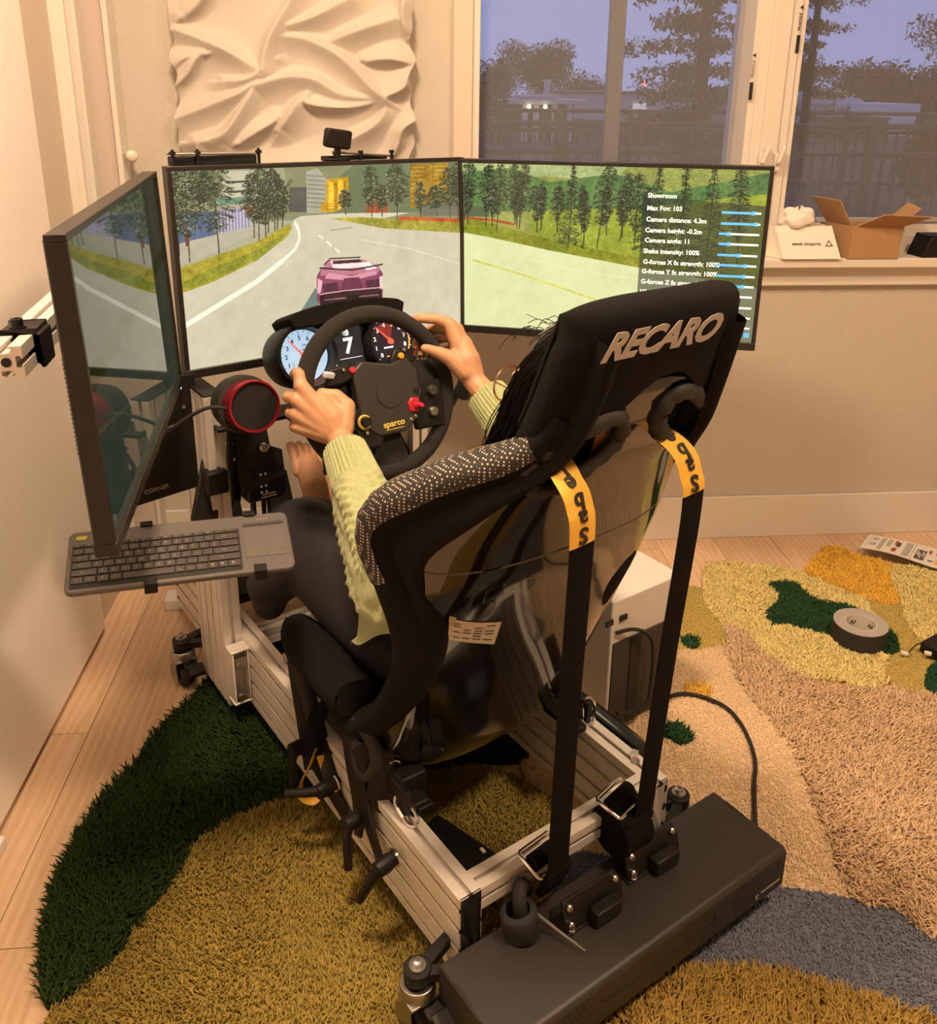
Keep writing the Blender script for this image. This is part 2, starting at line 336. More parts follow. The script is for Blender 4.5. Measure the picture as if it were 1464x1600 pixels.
for ri, rdg in enumerate(RIDGES):
    P = np.array(spline(rdg, 8)); best = np.full(X.shape, 9.); side = np.zeros_like(X); tpar = np.zeros_like(X)
    for i in range(len(P)-1):
        a, bq = P[i], P[i+1]; dd = bq-a; L2 = (dd**2).sum()+1e-12
        tt = np.clip(((X-a[0])*dd[0]+(Z-a[1])*dd[1])/L2, 0, 1)
        ex, ez = X-a[0]-tt*dd[0], Z-a[1]-tt*dd[1]; ds = np.hypot(ex, ez); q = ds < best
        best = np.where(q, ds, best); side = np.where(q, np.sign(dd[0]*ez-dd[1]*ex), side); tpar = np.where(q, (i+tt)/(len(P)-1), tpar)
    wd = np.where(side > 0, .034, .013) if ri % 2 else np.where(side > 0, .014, .036)
    H = np.maximum(H, .038*np.exp(-(best/wd)**1.35)*(.55+.45*np.sin(np.pi*np.clip(tpar, .08, .92))))+.004*np.exp(-(best/.05)**2)
H += .005*np.sin(9*X+14*Z+2*np.sin(8*X))+.004*np.sin(23*X-11*Z)
edge = .006*np.sin(46*Z+1.3*np.sin(17*Z))+.004*np.sin(90*Z)
Xw = X+np.where(X > -.245, 1, -1)*edge*np.clip((np.abs(X+.245)-.2)/.1, 0, 1)
g = M(); vv = [(float(Xw[i, j]), YB-.028-float(H[i, j]), float(Z[i, j])) for i in range(nx) for j in range(nz_)]
ff = [(i*nz_+j, (i+1)*nz_+j, (i+1)*nz_+j+1, i*nz_+j+1) for i in range(nx-1) for j in range(nz_-1)]
g.add(vv, ff)
loop = [(i, 0) for i in range(nx)]+[(nx-1, j) for j in range(1, nz_)]+[(i, nz_-1) for i in range(nx-2, -1, -1)]+[(0, j) for j in range(nz_-2, 0, -1)]
nb = len(g.v); g.v += [(g.v[i*nz_+j][0], YB-.001, g.v[i*nz_+j][2]) for i, j in loop]
for q in range(len(loop)):
    a, c = loop[q], loop[(q+1) % len(loop)]; g.f.append((a[0]*nz_+a[1], c[0]*nz_+c[1], nb+(q+1) % len(loop), nb+q)); g.mi.append(0)
solo('plaster_relief', g, mat('white_plaster', (.55, .50, .45), .75, bump=.25, bscale=220), 'white plaster wall panel sculpted in swirling drapery folds with wavy edges', 'wall art', (-.245, YB, 1.02), angle=80)

# ------------------------------------------------------------------ ceiling lamp and added fill lamp (above the frame)
LAMP = mat('lamp_glow', (1, .8, .55), .5, emit=(1, .7, .4), estr=5)
for i, (lx, ly, lw) in enumerate(CEIL):
    t = thing('ceiling_lamp', ('round flush ceiling lamp above the racing seat', 'added round fill lamp on the ceiling, right of the camera')[i], 'lamp', (lx, ly, ZC), group='flush ceiling lamps')
    part('rim', M().lathe([(.20, 0), (.205, -.02), (.205, -.045), (.19, -.05), (.19, -.03)], (lx, ly, ZC), (0, 0, 1), 32), WHITEP, t)
    part('diffuser', M().lathe([(.188, -.032), (.15, -.05), (.0, -.06)], (lx, ly, ZC), (0, 0, 1), 32), LAMP, t)
# ================================================================== RUG
def inside(P, poly):
    x, y = P[:, 0], P[:, 1]; r = np.zeros(len(P), bool); n = len(poly)
    for i in range(n):
        (x1, y1), (x2, y2) = poly[i], poly[(i+1) % n]
        if y1 == y2: continue
        r ^= ((y1 > y) != (y2 > y)) & (x < (x2-x1)*(y-y1)/(y2-y1)+x1)
    return r
def smooth_poly(p, n=5):
    q = spline([p[-1]]+list(p)+[p[0], p[1]], n); return [a[:2] for a in q[n:n+len(p)*n]]
def pile_material(name, rgb, var, vs_):
    m = mat(name, rgb, .95, spec=.1); nn = m.node_tree.nodes; kk = m.node_tree.links; b = nn['Principled BSDF']
    tc = nn.new('ShaderNodeTexCoord'); nz = nn.new('ShaderNodeTexNoise'); nz.inputs['Scale'].default_value = vs_; nz.inputs['Detail'].default_value = 5
    kk.new(tc.outputs['Object'], nz.inputs['Vector'])
    at = nn.new('ShaderNodeAttribute'); at.attribute_name = 'tone'
    ad = nn.new('ShaderNodeMath'); ad.operation = 'ADD'; kk.new(nz.outputs['Fac'], ad.inputs[0]); kk.new(at.outputs['Fac'], ad.inputs[1])
    mr = nn.new('ShaderNodeMapRange'); mr.inputs['From Min'].default_value = .4; mr.inputs['From Max'].default_value = 1.6; mr.inputs['To Min'].default_value = 1-var; mr.inputs['To Max'].default_value = 1+var
    kk.new(ad.outputs[0], mr.inputs[0]); hs = nn.new('ShaderNodeHueSaturation'); hs.inputs['Color'].default_value = (*m_lin(rgb), 1)
    kk.new(mr.outputs[0], hs.inputs['Value']); kk.new(hs.outputs[0], b.inputs['Base Color']); return m
def m_lin(c): return lin(c) if isinstance(c, str) else c
def tufts(name, poly, dens, L, wd, lean, m, parent, z0, seed=1, holes=()):
    rg = np.random.default_rng(seed)
    pa = np.array(poly); lo, hi = pa.min(0), pa.max(0); hi = np.minimum(hi, (1.85, 2.5)); lo = np.maximum(lo, (-.7, .72))
    n = int(np.prod(hi-lo)*dens); P = rg.uniform(lo, hi, (n, 2)); P = P[inside(P, poly)]
    for h_ in holes:
        if len(P): P = P[~inside(P, h_)]
    n = len(P)
    x, y = P.T
    ang = 2.5*np.sin(3.1*x+1.7*y)+2.2*np.sin(2.3*y-4.1*x+1)+1.3*np.sin(11*x+7*y)+1.2*np.sin(9*y-13*x+2)+rg.normal(0, 1.3, n)
    ln = L*(.75+.3*rg.random(n)); le = lean*(.6+.8*rg.random(n))
    d = np.stack([np.cos(ang)*le, np.sin(ang)*le, np.sqrt(np.maximum(.05, 1-le**2*.8))], 1); d /= np.linalg.norm(d, axis=1)[:, None]
    base = np.stack([x, y, np.full(n, z0)], 1)
    mid = base+(d*.55+np.array([0, 0, .25]))*ln[:, None]*.62; tip = base+d*ln[:, None]
    V = np.zeros((n, 7, 3)); a0 = rg.random(n)*6.28
    for kq in range(3):
        o = np.stack([np.cos(a0+kq*2.094), np.sin(a0+kq*2.094), np.zeros(n)], 1)
        V[:, kq] = base+o*wd; V[:, 3+kq] = mid+o*wd*1.05
    V[:, 6] = tip
    F = []
    for kq in range(3):
        j = (kq+1) % 3; F += [[kq, j, 3+j], [kq, 3+j, 3+kq], [3+kq, 3+j, 6]]
    F = (np.array(F)[None]+(np.arange(n)*7)[:, None, None]).reshape(-1, 3)
    me = bpy.data.meshes.new(name); bo = np.array(BASE.get(parent.name, (0, 0, 0)))
    me.vertices.add(n*7); me.vertices.foreach_set('co', (V-bo).reshape(-1).astype(np.float32))
    me.loops.add(len(F)*3); me.loops.foreach_set('vertex_index', F.reshape(-1).astype(np.int32))
    me.polygons.add(len(F)); me.polygons.foreach_set('loop_start', (np.arange(len(F))*3).astype(np.int32)); me.polygons.foreach_set('use_smooth', np.ones(len(F), bool))
    tone = np.repeat(rg.random(n), 7).astype(np.float32); at = me.attributes.new('tone', 'FLOAT', 'POINT'); at.data.foreach_set('value', tone)
    me.materials.append(m); me.update(); me.validate()
    o = link(bpy.data.objects.new('pile', me), parent); o['kind'] = 'stuff'; return o
rug = thing('rug', 'large landscape rug of green, sand, yellow and blue shag patches under the rig', 'rug', (.3, 1.5, 0))
PATCH = [ # label, polygon, colour, density, length, width, lean, variation
('flat sand coloured patch', [(0.245,1.30),(0.262,1.395),(0.22,1.70),(.08,1.98),(.10,2.12),(0.35,2.14),(0.62,2.08),(0.729,1.99),(0.817,1.95),(0.83,1.869),(0.83,1.738),(0.85,1.572),(0.84,1.447),(0.82,1.311),(0.80,1.165),(0.664,1.20)], (.68,.52,.34), 60000, .008, .0023, .35, .07, 30),
('flat blue grey patch', [(0.219,0.95),(0.245,1.30),(0.664,1.205),(0.789,1.170),(0.855,1.140),(0.933,1.11),(0.84,0.92),(0.76,0.95),(0.675,0.99),(0.584,1.025),(0.482,1.03),(0.363,1.02),(0.287,0.95)], (.17,.185,.24), 60000, .008, .0022, .4, .18, 40),
('tan shag patch', [(0.849,2.015),(0.825,1.932),(0.819,1.869),(0.817,1.738),(0.838,1.572),(0.829,1.447),(0.809,1.311),(0.789,1.174),(0.855,1.143),(0.933,1.118),(1.30,1.685),(1.206,1.72),(1.101,1.735),(0.979,1.783),(0.914,1.881),(0.906,1.973)], (.66,.48,.31), 56000, .022, .0022, .72, .22, 25),
('olive green short pile patch', [(-0.545,1.06),(-0.505,1.098),(-0.469,1.146),(-0.449,1.204),(-0.413,1.279),(-0.391,1.364),(-0.347,1.415),(-0.286,1.452),(-0.226,1.473),(-0.149,1.462),(-0.084,1.45),(0.015,1.52),(0.171,1.54),(0.30,1.43),(0.271,1.288),(0.225,0.95),(0.12,0.78),(-0.48,0.78)], (.33,.25,.065), 90000, .016, .0014, .5, .22, 14),
('dark green shag patch', [(-0.471,1.833),(-0.524,1.713),(-0.554,1.613),(-0.595,1.507),(-0.613,1.41),(-0.62,1.308),(-0.606,1.215),(-0.589,1.143),(-0.569,1.092),(-0.542,1.064),(-0.505,1.098),(-0.469,1.146),(-0.449,1.204),(-0.413,1.279),(-0.391,1.364),(-0.347,1.415),(-0.286,1.452),(-0.226,1.473),(-0.149,1.462),(-0.084,1.45),(0.015,1.52),(0.14,1.55),(.27,1.56),(.23,1.72),(0.10,1.98),(-0.10,2.12),(-0.30,2.12),(-0.43,1.98)], (.026,.048,.012), 60000, .027, .0023, .75, .35, 9),
('golden olive shag patch', [(0.25,0.93),(0.363,1.041),(0.482,1.052),(0.584,1.042),(0.675,1.007),(0.76,0.97),(0.822,0.934),(0.78,0.78),(0.25,0.78)], (.42,.28,.075), 70000, .027, .002, .6, .25, 20),
('flat light olive patch by the white tower', [(0.60,2.20),(0.773,2.225),(0.865,2.20),(0.85,2.138),(0.86,2.039),(0.852,2.015),(0.825,1.932),(0.665,1.942)], (.47,.37,.12), 55000, .008, .0023, .35, .08, 30),
('pale yellow looped patch', [(0.897,2.294),(0.936,2.343),(1.032,2.335),(1.138,2.297),(1.196,2.27),(1.228,2.203),(1.313,2.092),(1.313,2.025),(1.286,1.948),(1.214,1.826),(1.188,1.778),(1.159,1.747),(1.101,1.735),(1.051,1.77),(0.979,1.783),(0.946,1.827),(0.914,1.881),(0.906,1.973),(0.855,2.014),(0.852,2.039),(0.845,2.138)], (.72,.61,.27), 62000, .017, .0030, .7, .2, 25),
('flat light olive patch by the tape roll', [(1.300,2.105),(1.395,2.10),(1.366,2.022),(1.352,1.935),(1.362,1.888),(1.42,1.85),(1.335,1.78),(1.29,1.70),(1.248,1.70),(1.20,1.715),(1.175,1.762),(1.205,1.826),(1.275,1.948)], (.47,.37,.12), 55000, .008, .0023, .35, .08, 30),
('pale yellow looped patch beside the leaflet', [(1.462,2.29),(1.66,2.23),(1.5,1.90),(1.388,1.868),(1.356,1.888),(1.344,1.916),(1.353,1.992),(1.392,2.093),(1.427,2.214)], (.70,.59,.26), 62000, .017, .0030, .7, .2, 25),
('bright yellow patch', [(1.198,2.282),(1.311,2.408),(1.366,2.412),(1.399,2.357),(1.469,2.302),(1.43,2.225),(1.386,2.093),(1.316,2.098),(1.272,2.166),(1.231,2.209),(1.198,2.246)], (.84,.52,.09), 60000, .020, .0017, .7, .18, 25),
('dark green leaf shaped patch under the tape roll', [(1.052,2.208),(1.083,2.224),(1.137,2.22),(1.144,2.18),(1.167,2.123),(1.236,2.092),(1.255,2.059),(1.293,1.967),(1.28,1.902),(1.256,1.867),(1.219,1.861),(1.146,1.91),(1.092,1.961),(1.02,2.004),(0.985,2.001),(0.991,2.066),(1.052,2.136),(1.058,2.179)], (.030,.085,.035), 55000, .014, .0016, .6, .25, 25),
('small teal green patch', [(1.287,1.788),(1.333,1.823),(1.42,1.834),(1.33,1.66),(1.248,1.714)], (.025,.085,.05), 50000, .012, .0016, .6, .2, 25),
('small round yellow tuft', [(0.668,1.75),(0.682,1.772),(0.70,1.778),(0.722,1.77),(0.735,1.75),(0.72,1.732),(0.70,1.727),(0.68,1.733)], (.74,.46,.08), 60000, .018, .002, .7, .2, 25),
('small dark green tuft by the power cable', [(0.575,1.61),(0.60,1.645),(0.63,1.625),(0.635,1.59),(0.605,1.575)], (.03,.085,.035), 60000, .02, .002, .7, .2, 25),
('small dark green tuft by the white tower', [(0.72,1.945),(0.735,1.97),(0.765,1.955),(0.76,1.925),(0.735,1.92)], (.03,.085,.035), 60000, .02, .002, .7, .2, 25),
]
SMOOTHED = [smooth_poly(q[1], 4) for q in PATCH]
for i, (lab, poly, col, de, L, wd, le, va, vsc) in enumerate(PATCH):
    mm_ = pile_material('pile_%d' % i, col, va, vsc); zt = .0060+.0003*i
    sp = SMOOTHED[i]
    pt = part('rug_patch', M().prism(sp, lambda a, b: (a, b, .0012), lambda a, b: (a, b, zt)), mm_, rug, angle=0, label=lab)
    tufts('pile', sp, de, L, wd, le, mm_, pt, zt-.001, i+3, SMOOTHED[i+1:])

# ------------------------------------------------------------------ things lying on the rug and floor
t = thing('tape_roll', 'roll of black gaffer tape lying on the dark green rug leaf', 'tape', (1.180, 1.925, .012))
c0 = (1.180, 1.925, 0); TZ0, TZ1 = .016, .064
part('tape_winding', M().lathe([(.040, TZ0), (.0665, TZ0), (.067, TZ1), (.040, TZ1)], c0, (0, 0, 1), 48), mat('gaffer_tape', (.02, .019, .018), .75, bump=.3, bscale=900), t, .001, label='matte black tape winding')
part('side_film', M().lathe([(.0385, TZ1+.0005), (.066, TZ1+.0005), (.066, TZ1+.0012), (.0385, TZ1+.0012)], c0, (0, 0, 1), 48), mat('tape_side_film', (.36, .34, .33), .5), t, label='grey wound side face')
part('core', M().lathe([(.0365, TZ0), (.040, TZ0), (.040, TZ1+.0006), (.0365, TZ1+.0006), (.0365, TZ0)], c0, (0, 0, 1), 40), mat('cardboard_core', (.66, .60, .54), .8), t, label='pale cardboard core with printed words')
for a in range(5):
    aa = a*math.pi/2.5+.3; xx, yy = math.cos(aa), math.sin(aa)
    lettering('TAPE', .016, INK, t, (c0[0]+.0358*xx, c0[1]+.0358*yy, .042), (yy, -xx, 0), (0, 0, 1))
lt = thing('leaflet', 'long folded printed paper leaflet with photos lying by the baseboard', 'leaflet', (1.50, 2.38, .03))
P0, P1, P2, P3 = [Vector((*p, z)) for p, z in (((1.490, 2.465), .022), ((1.402, 2.362), .034), ((1.60, 2.215), .034), ((1.70, 2.335), .022))]
def lp(u, v, h=0): q = (P0*(1-v)+P1*v)*(1-u)+(P3*(1-v)+P2*v)*u; return q+Vector((0, 0, h+.006*math.sin(u*5)*(.4+.6*v)))
part('sheet', M().grid(16, 6, lambda u, v: lp(u, v)).grid(16, 6, lambda u, v: lp(u, v, .0016)), mat('leaflet_paper', (.72, .70, .68), .6), lt)
def lpatch(name, u0, u1, v0, v1, m, lab=None): part(name, M().grid(5, 3, lambda a, b: lp(u0+(u1-u0)*a, v0+(v1-v0)*b, .0022)), m, lt, label=lab)
GRP = mat('grey_print', (.40, .39, .37), .6); DKP = mat('dark_print', (.06, .055, .05), .6); RDP = mat('red_print', (.35, .06, .05), .6)
for u0, u1, v0, v1, m in ((.04, .05, .1, .8, GRP), (.07, .14, .15, .35, GRP), (.07, .14, .5, .7, GRP), (.17, .22, .1, .9, GRP), (.25, .30, .1, .6, GRP), (.33, .36, .12, .4, RDP), (.35, .40, .2, .5, DKP), (.33, .38, .6, .85, RDP), (.45, .53, .08, .92, GRP), (.555, .56, .05, .95, DKP), (.59, .70, .3, .85, DKP), (.74, .80, .72, .78, DKP), (.80, .87, .1, .38, DKP), (.72, .75, .2, .4, RDP), (.82, .87, .62, .85, YELLOW)):
    lpatch('print', u0, u1, v0, v1, m)
for q in range(5):
    lpatch('print', .60+.02*q, .612+.02*q, .35+.08*(q % 3), .62+.08*(q % 3), WINK)
# small black module with two leads
t = thing('sensor_box', 'small black electronic box with short leads on the rug near the frame edge', 'gadget', (1.345, 1.86, .014))
part('case', M().box((1.355, 1.850, .032), (.075, .065, .028), Matrix.Rotation(.5, 3, 'Z')), BLACK, t, .004)
part('lead', M().tube(spline([(1.325, 1.866, .036), (1.30, 1.864, .034), (1.268, 1.846, .020)], 5), .0016, 6), RUBBER, t)
part('connector', M().box((1.262, 1.848, .021), (.017, .009, .008), Matrix.Rotation(-.5, 3, 'Z')), WHITEP, t, .001)
part('connector', M().box((1.312, 1.832, .030), (.016, .009, .008), Matrix.Rotation(-.5, 3, 'Z')), WHITEP, t, .001)
# power cable from the case across the sand patch
pts = [(.575, 1.70, .016), (.620, 1.726, .016), (.66, 1.735, .017), (.705, 1.719, .016), (.745, 1.677, .016), (.757, 1.601, .016), (.745, 1.511, .016), (.716, 1.44, .016), (.680, 1.345, .022), (.645, 1.265, .070), (.612, 1.240, .092)]
solo('power_cable', M().tube(spline(pts, 8), .0043, 10), RUBBER, 'thick black power cable curving over the sand coloured rug into the black case', 'cable', (.70, 1.6, .01))
# orange round pouf just at the frame edge
g = M().lathe([(.0, 0), (.15, 0), (.19, .05), (.20, .12), (.18, .20), (.12, .25), (.05, .27), (.0, .272)], (1.945, 2.28, 0), (0, 0, 1), 32)
solo('pouf', g, mat('rust_velvet', (.38, .10, .03), .85, bump=.3, bscale=300, sheen=.2), 'rust orange round pouf by the baseboard at the right edge', 'pouf', (1.945, 2.28, 0), angle=60)
# ================================================================== things on the window sill
ZSL = ZS+.002
def card(name, m, t, quad, th, **kw):              # folded board panel: quad of 4 points thickened
    q = [Vector(p) for p in quad]; nn = (q[1]-q[0]).cross(q[3]-q[0]).normalized()*th
    return part(name, M().add([*q, *[p+nn for p in q]], [(3, 2, 1, 0), (4, 5, 6, 7), (0, 1, 5, 4), (1, 2, 6, 5), (2, 3, 7, 6), (3, 0, 4, 7)]), m, t, angle=0, **kw)
WCARD = mat('white_card', (.84, .80, .72), .55); BCARD = mat('brown_corrugated_card', (.40, .235, .115), .8, var=.06, vscale=60)
t = thing('white_gift_box', 'cream white card box with black triangle logo on the window sill', 'box', (1.17, 2.53, ZSL))
xa, xb, ya, yb_ = 1.095, 1.262, 2.462, 2.555
def wz_(x, y, z): return (x, y, ZSL+z)
card('front_panel', WCARD, t, [wz_(xa, ya, 0), wz_(xb, ya, 0), wz_(xb-.022, ya+.038, .088), wz_(xa-.022, ya+.038, .088)], .002)
card('rear_panel', WCARD, t, [wz_(xa-.03, yb_+.02, 0), wz_(xb-.03, yb_+.02, 0), wz_(xb-.03, yb_, .09), wz_(xa-.03, yb_, .09)], .002)
card('side_panel', WCARD, t, [wz_(xa, ya, .001), wz_(xa-.022, ya+.038, .086), wz_(xa-.045, yb_, .093), wz_(xa-.055, yb_, .001)], .002)
card('base_panel', WCARD, t, [wz_(xa, ya, 0), wz_(xb, ya, 0), wz_(xb-.03, yb_, 0), wz_(xa-.05, yb_, 0)], .002)
fx, fy = Vector((-1, 0, 0)), Vector((.022, -.038, -.088)).normalized()
lc = Vector(wz_((xa+xb)/2-.004, ya+.0165, .042)); 
o = lettering('asetek simsports', .0125, INK, t, lc+Vector((-.012, -.0022, -.001)), -fx, -fy)
o = lettering('\u25b3', .024, INK, t, lc+Vector((.054, -.0022, -.001)), -fx, -fy)
# crumpled tissue on the box
def tis(u, v):
    a, p = 2*math.pi*u, math.pi*(.04+.92*v); r = .046*(1+.13*math.sin(2*a+3*p)+.07*math.sin(5*a-4*p)+.06*math.sin(6*p+3*a)-.05*abs(math.sin(3.5*a+2*p)))
    return (1.145+1.15*r*math.sin(p)*math.cos(a), 2.520+.85*r*math.sin(p)*math.sin(a), ZSL+.104+.72*r*math.cos(p))
solo('tissue_paper', M().grid(48, 26, tis, cu=True), mat('tissue_white', (.82, .78, .72), .8), 'crumpled white tissue paper on top of the white gift box', 'paper', (1.145, 2.52, ZSL+.08), angle=70)
t = thing('cardboard_box', 'open brown cardboard box with raised flaps on the window sill', 'box', (1.35, 2.54, ZSL))
bx0, bx1, by0, by1, bh = 1.285, 1.432, 2.470, 2.565, .092
card('front_wall', BCARD, t, [wz_(bx0, by0, 0), wz_(bx1, by0, 0), wz_(bx1+.004, by0, bh), wz_(bx0, by0, bh)], .003)
card('rear_wall', BCARD, t, [wz_(bx0-.03, by1, 0), wz_(bx1-.0, by1, 0), wz_(bx1, by1, bh), wz_(bx0-.03, by1, bh)], .003)
card('side_wall', BCARD, t, [wz_(bx0, by0, 0), wz_(bx0, by0, bh), wz_(bx0-.03, by1, bh), wz_(bx0-.03, by1, 0)], .003)
card('side_wall', BCARD, t, [wz_(bx1, by0, 0), wz_(bx1, by1, 0), wz_(bx1, by1, bh), wz_(bx1+.004, by0, bh)], .003)
card('base_panel', BCARD, t, [wz_(bx0, by0, 0), wz_(bx1, by0, 0), wz_(bx1, by1, 0), wz_(bx0-.03, by1, 0)], .003)
card('flap', BCARD, t, [wz_(bx0, by0+.004, bh), wz_(bx0-.03, by1, bh), wz_(bx0-.085, by1-.01, bh+.072), wz_(bx0-.045, by0, bh+.070)], .003, label='left flap standing up')
card('flap', BCARD, t, [wz_(bx0+.012, by0, bh), wz_(bx1+.004, by0, bh), wz_(bx1+.052, by0-.055, bh+.034), wz_(bx0+.062, by0-.055, bh+.040)], .003, label='long front flap folded out')
card('flap', BCARD, t, [wz_(bx1, by0+.01, bh), wz_(bx1, by1, bh), wz_(bx1+.062, by1, bh+.055), wz_(bx1+.066, by0+.03, bh+.046)], .003, label='right flap standing up')
t = thing('black_stand', 'black angular plastic piece on the window sill at the right edge', 'gadget', (1.545, 2.53, ZSL))
part('body', M().prism([(0, 0), (.10, 0), (.10, .055), (.02, .06)], lambda a, b: (1.510+a, 2.475, ZSL+b), lambda a, b: (1.500+a, 2.545, ZSL+b)), BLACK, t, .003)
part('top_plate', M().box((1.556, 2.51, ZSL+.0615), (.075, .06, .004)), BLACKM, t, .001)
# ================================================================== RIG FRAME  (rig coordinates: x across, y forward, z up)
def profile(n_w, n_h, L, slots=True):
    """cross-section of a slotted 40 mm aluminium extrusion n_w x n_h modules, centred"""
    W_, H_ = .04*n_w, .04*n_h; s, d = .0041, .0055; pts = []
    def side(p0, p1, cnt):
        p0, p1 = Vector((*p0, 0)), Vector((*p1, 0)); e = (p1-p0).normalized(); nn = Vector((-e.y, e.x, 0)); r = [p0]
        for i in range(cnt):
            c = p0+e*(.04*i+.02)
            r += [c-e*s, c-e*s+nn*d*.5, c-e*s*1.8+nn*d*.5, c-e*s*1.8+nn*d*1.6, c+e*s*1.8+nn*d*1.6, c+e*s*1.8+nn*d*.5, c+e*s+nn*d*.5, c+e*s]
        return r
    a, b, c, d_ = (-W_/2, -H_/2), (W_/2, -H_/2), (W_/2, H_/2), (-W_/2, H_/2)
    q = side(a, b, n_w)+side(b, c, n_h)+side(c, d_, n_w)+side(d_, a, n_h)
    return [(p.x, p.y) for p in q]
def beam(parent, name, p0, ex, ey, ez, nw, nh, L, m=ALU, cap=None, label=None):
    O, X, Y, Z = Vector(p0), Vector(ex), Vector(ey), Vector(ez)
    o = part(name, M().prism(profile(nw, nh, L), lambda a, b: O+X*a+Y*b, lambda a, b: O+X*a+Y*b+Z*L), m, parent, angle=20, label=label)
    if cap: 
        for q, sg in cap: part('end_cap', M().plate([(-.02*nw, -.02*nh), (.02*nw, -.02*nh), (.02*nw, .02*nh), (-.02*nw, .02*nh)], O+Z*q, X*1, Y*1, .004*sg), BLACK, o, .001)
    return o
ZR = .215                                            # top of the side rails
fr = thing('sim_rig_frame', 'aluminium extrusion simulator frame on castors carrying seat and monitors', 'frame', (.222, .6, 0), RIG)
for xx in (.02, .425):
    beam(fr, 'side_rail', (xx, 0, ZR-.08), (1, 0, 0), (0, 0, 1), (0, 1, 0), 1, 4, 1.30, cap=[(0, -1), (1.30, 1)])
for yy in (.02, .90, 1.24):
    beam(fr, 'cross_member', (.04, yy, ZR-.02 if yy < .5 else ZR-.06), (0, 1, 0), (0, 0, 1), (1, 0, 0), 1, 1, .365)
for xx in (-.02, .465):
    u_ = beam(fr, 'upright', (xx, .915, .045), (1, 0, 0), (0, 1, 0), (0, 0, 1), 1, 4, .725, cap=[(.725, 1)])
def bolt(g, c, axis, r=.0065, h=.005, n=12):
    g.lathe([(0, 0), (r, 0), (r, h*.7), (r*.75, h), (r*.45, h), (r*.4, h*.45), (0, h*.45)], c, axis, n)
# angle brackets joining uprights and rails
for sx, xx in ((1, -.02), (-1, .465)):
    br = part('corner_bracket', M().box((xx, .815, ZR-.015), (.042, .036, .005)).box((xx, .815, ZR-.145), (.042, .036, .005)).box((xx, .832, ZR-.08), (.038, .005, .13)).box((xx-.017, .815, ZR-.08), (.004, .036, .13)).box((xx+.017, .815, ZR-.08), (.004, .036, .13)), ALU, fr, .002)
    for zz in (ZR-.045, ZR-.155+.03):
        g = M(); bolt(g, (xx-.006, .798, zz), (0, -1, 0)); g.box((xx, .801, zz), (.036, .004, .030)); part('bolt', g, STEEL, br)
# castors on black triangular arms
def caster(x, y, sgn, lab):
    cx_, cy_ = x, y
    c = part('caster', M().lathe([(0, .095), (.026, .095), (.028, .088), (.028, .072), (.018, .066)], (cx_, cy_, 0), (0, 0, 1), 24), STEEL, fr, .001, label=lab)
    part('fork', M().plate([(-.024, 0), (.018, 0), (.018, .03), (-.010, .056), (-.024, .056)], (cx_-.026, cy_+.005, .018), (0, 1, 0), (0, 0, 1), .004).plate([(-.024, 0), (.018, 0), (.018, .03), (-.010, .056), (-.024, .056)], (cx_+.022, cy_+.005, .018), (0, 1, 0), (0, 0, 1), .004).box((cx_, cy_-.004, .074), (.052, .044, .005)), STEEL, c, .001)
    part('wheel', M().lathe([(.008, -.016), (.025, -.016), (.029, -.010), (.029, .010), (.025, .016), (.008, .016)], (cx_, cy_-.004, .0295), (1, 0, 0), 28), RUBBER, c, .001)
    part('brake_pedal', M().box((cx_-.012*sgn, cy_-.055, .062), (.036, .030, .012), Matrix.Rotation(.35, 3, 'X')).box((cx_-.006*sgn, cy_-.034, .066), (.030, .030, .008)), BLACK, c, .003)
    inner = .0 if sgn < 0 else .445
    part('arm', M().lathe([(0, .10), (.021, .10), (.021, .122), (0, .122)], (cx_, cy_, 0), (0, 0, 1), 20).plate([(-.012, 0), (.012, 0), (.030, abs(inner-cx_)), (.012, abs(inner-cx_))], (cx_, cy_, .100), (0, 1, 0), (1 if sgn < 0 else -1, 0, 0), .018 if sgn > 0 else -.018).plate([(-.014, 0), (.006, 0), (-.03, abs(inner-cx_)), (-.05, abs(inner-cx_))], (cx_, cy_, .100), (0, 1, 0), (1 if sgn < 0 else -1, 0, 0), .018 if sgn > 0 else -.018), BLACKM, c, .002)
    g = M(); g.lathe([(.013, .122), (.013, .126), (0, .126)], (cx_, cy_, 0), (0, 0, 1), 16); g.lathe([(0, .126), (.008, .126), (.008, .134), (.004, .135), (.004, .130), (0, .130)], (cx_, cy_, 0), (0, 0, 1), 6); part('bolt', g, STEEL, c)
caster(-.068, .012, -1, 'rear left castor with black brake pedal')
caster(-.075, 1.035, -1, 'front left castor')
caster(.515, .03, 1, 'rear right castor'); caster(.515, 1.10, 1, 'front right castor')
# deck between the uprights that carries wheel base and pedals
part('wheel_deck', M().box((.222, .85, .702), (.49, .07, .008)), BLACKM, fr, .002)
part('deck_strut', M().tube([(-.01, .86, .50), (.09, .86, .70)], .011, 6), BLACKM, fr); part('deck_strut', M().tube([(.455, .86, .50), (.36, .86, .70)], .011, 6), BLACKM, fr)
part('pedal_deck', M().box((.222, 1.10, ZR+.006), (.44, .30, .010)), BLACKM, fr, .002)
part('keyboard_arm', M().plate([(0, 0), (.05, .02), (.085, .16), (.045, .165), (.0, .05)], (-.085, .83, .47), (1, 0, .0), (0, .3, .95), .012).box((-.03, .835, .59), (.045, .035, .05)), BLACKM, fr, .004, label='black bracket arm holding the keyboard tray')
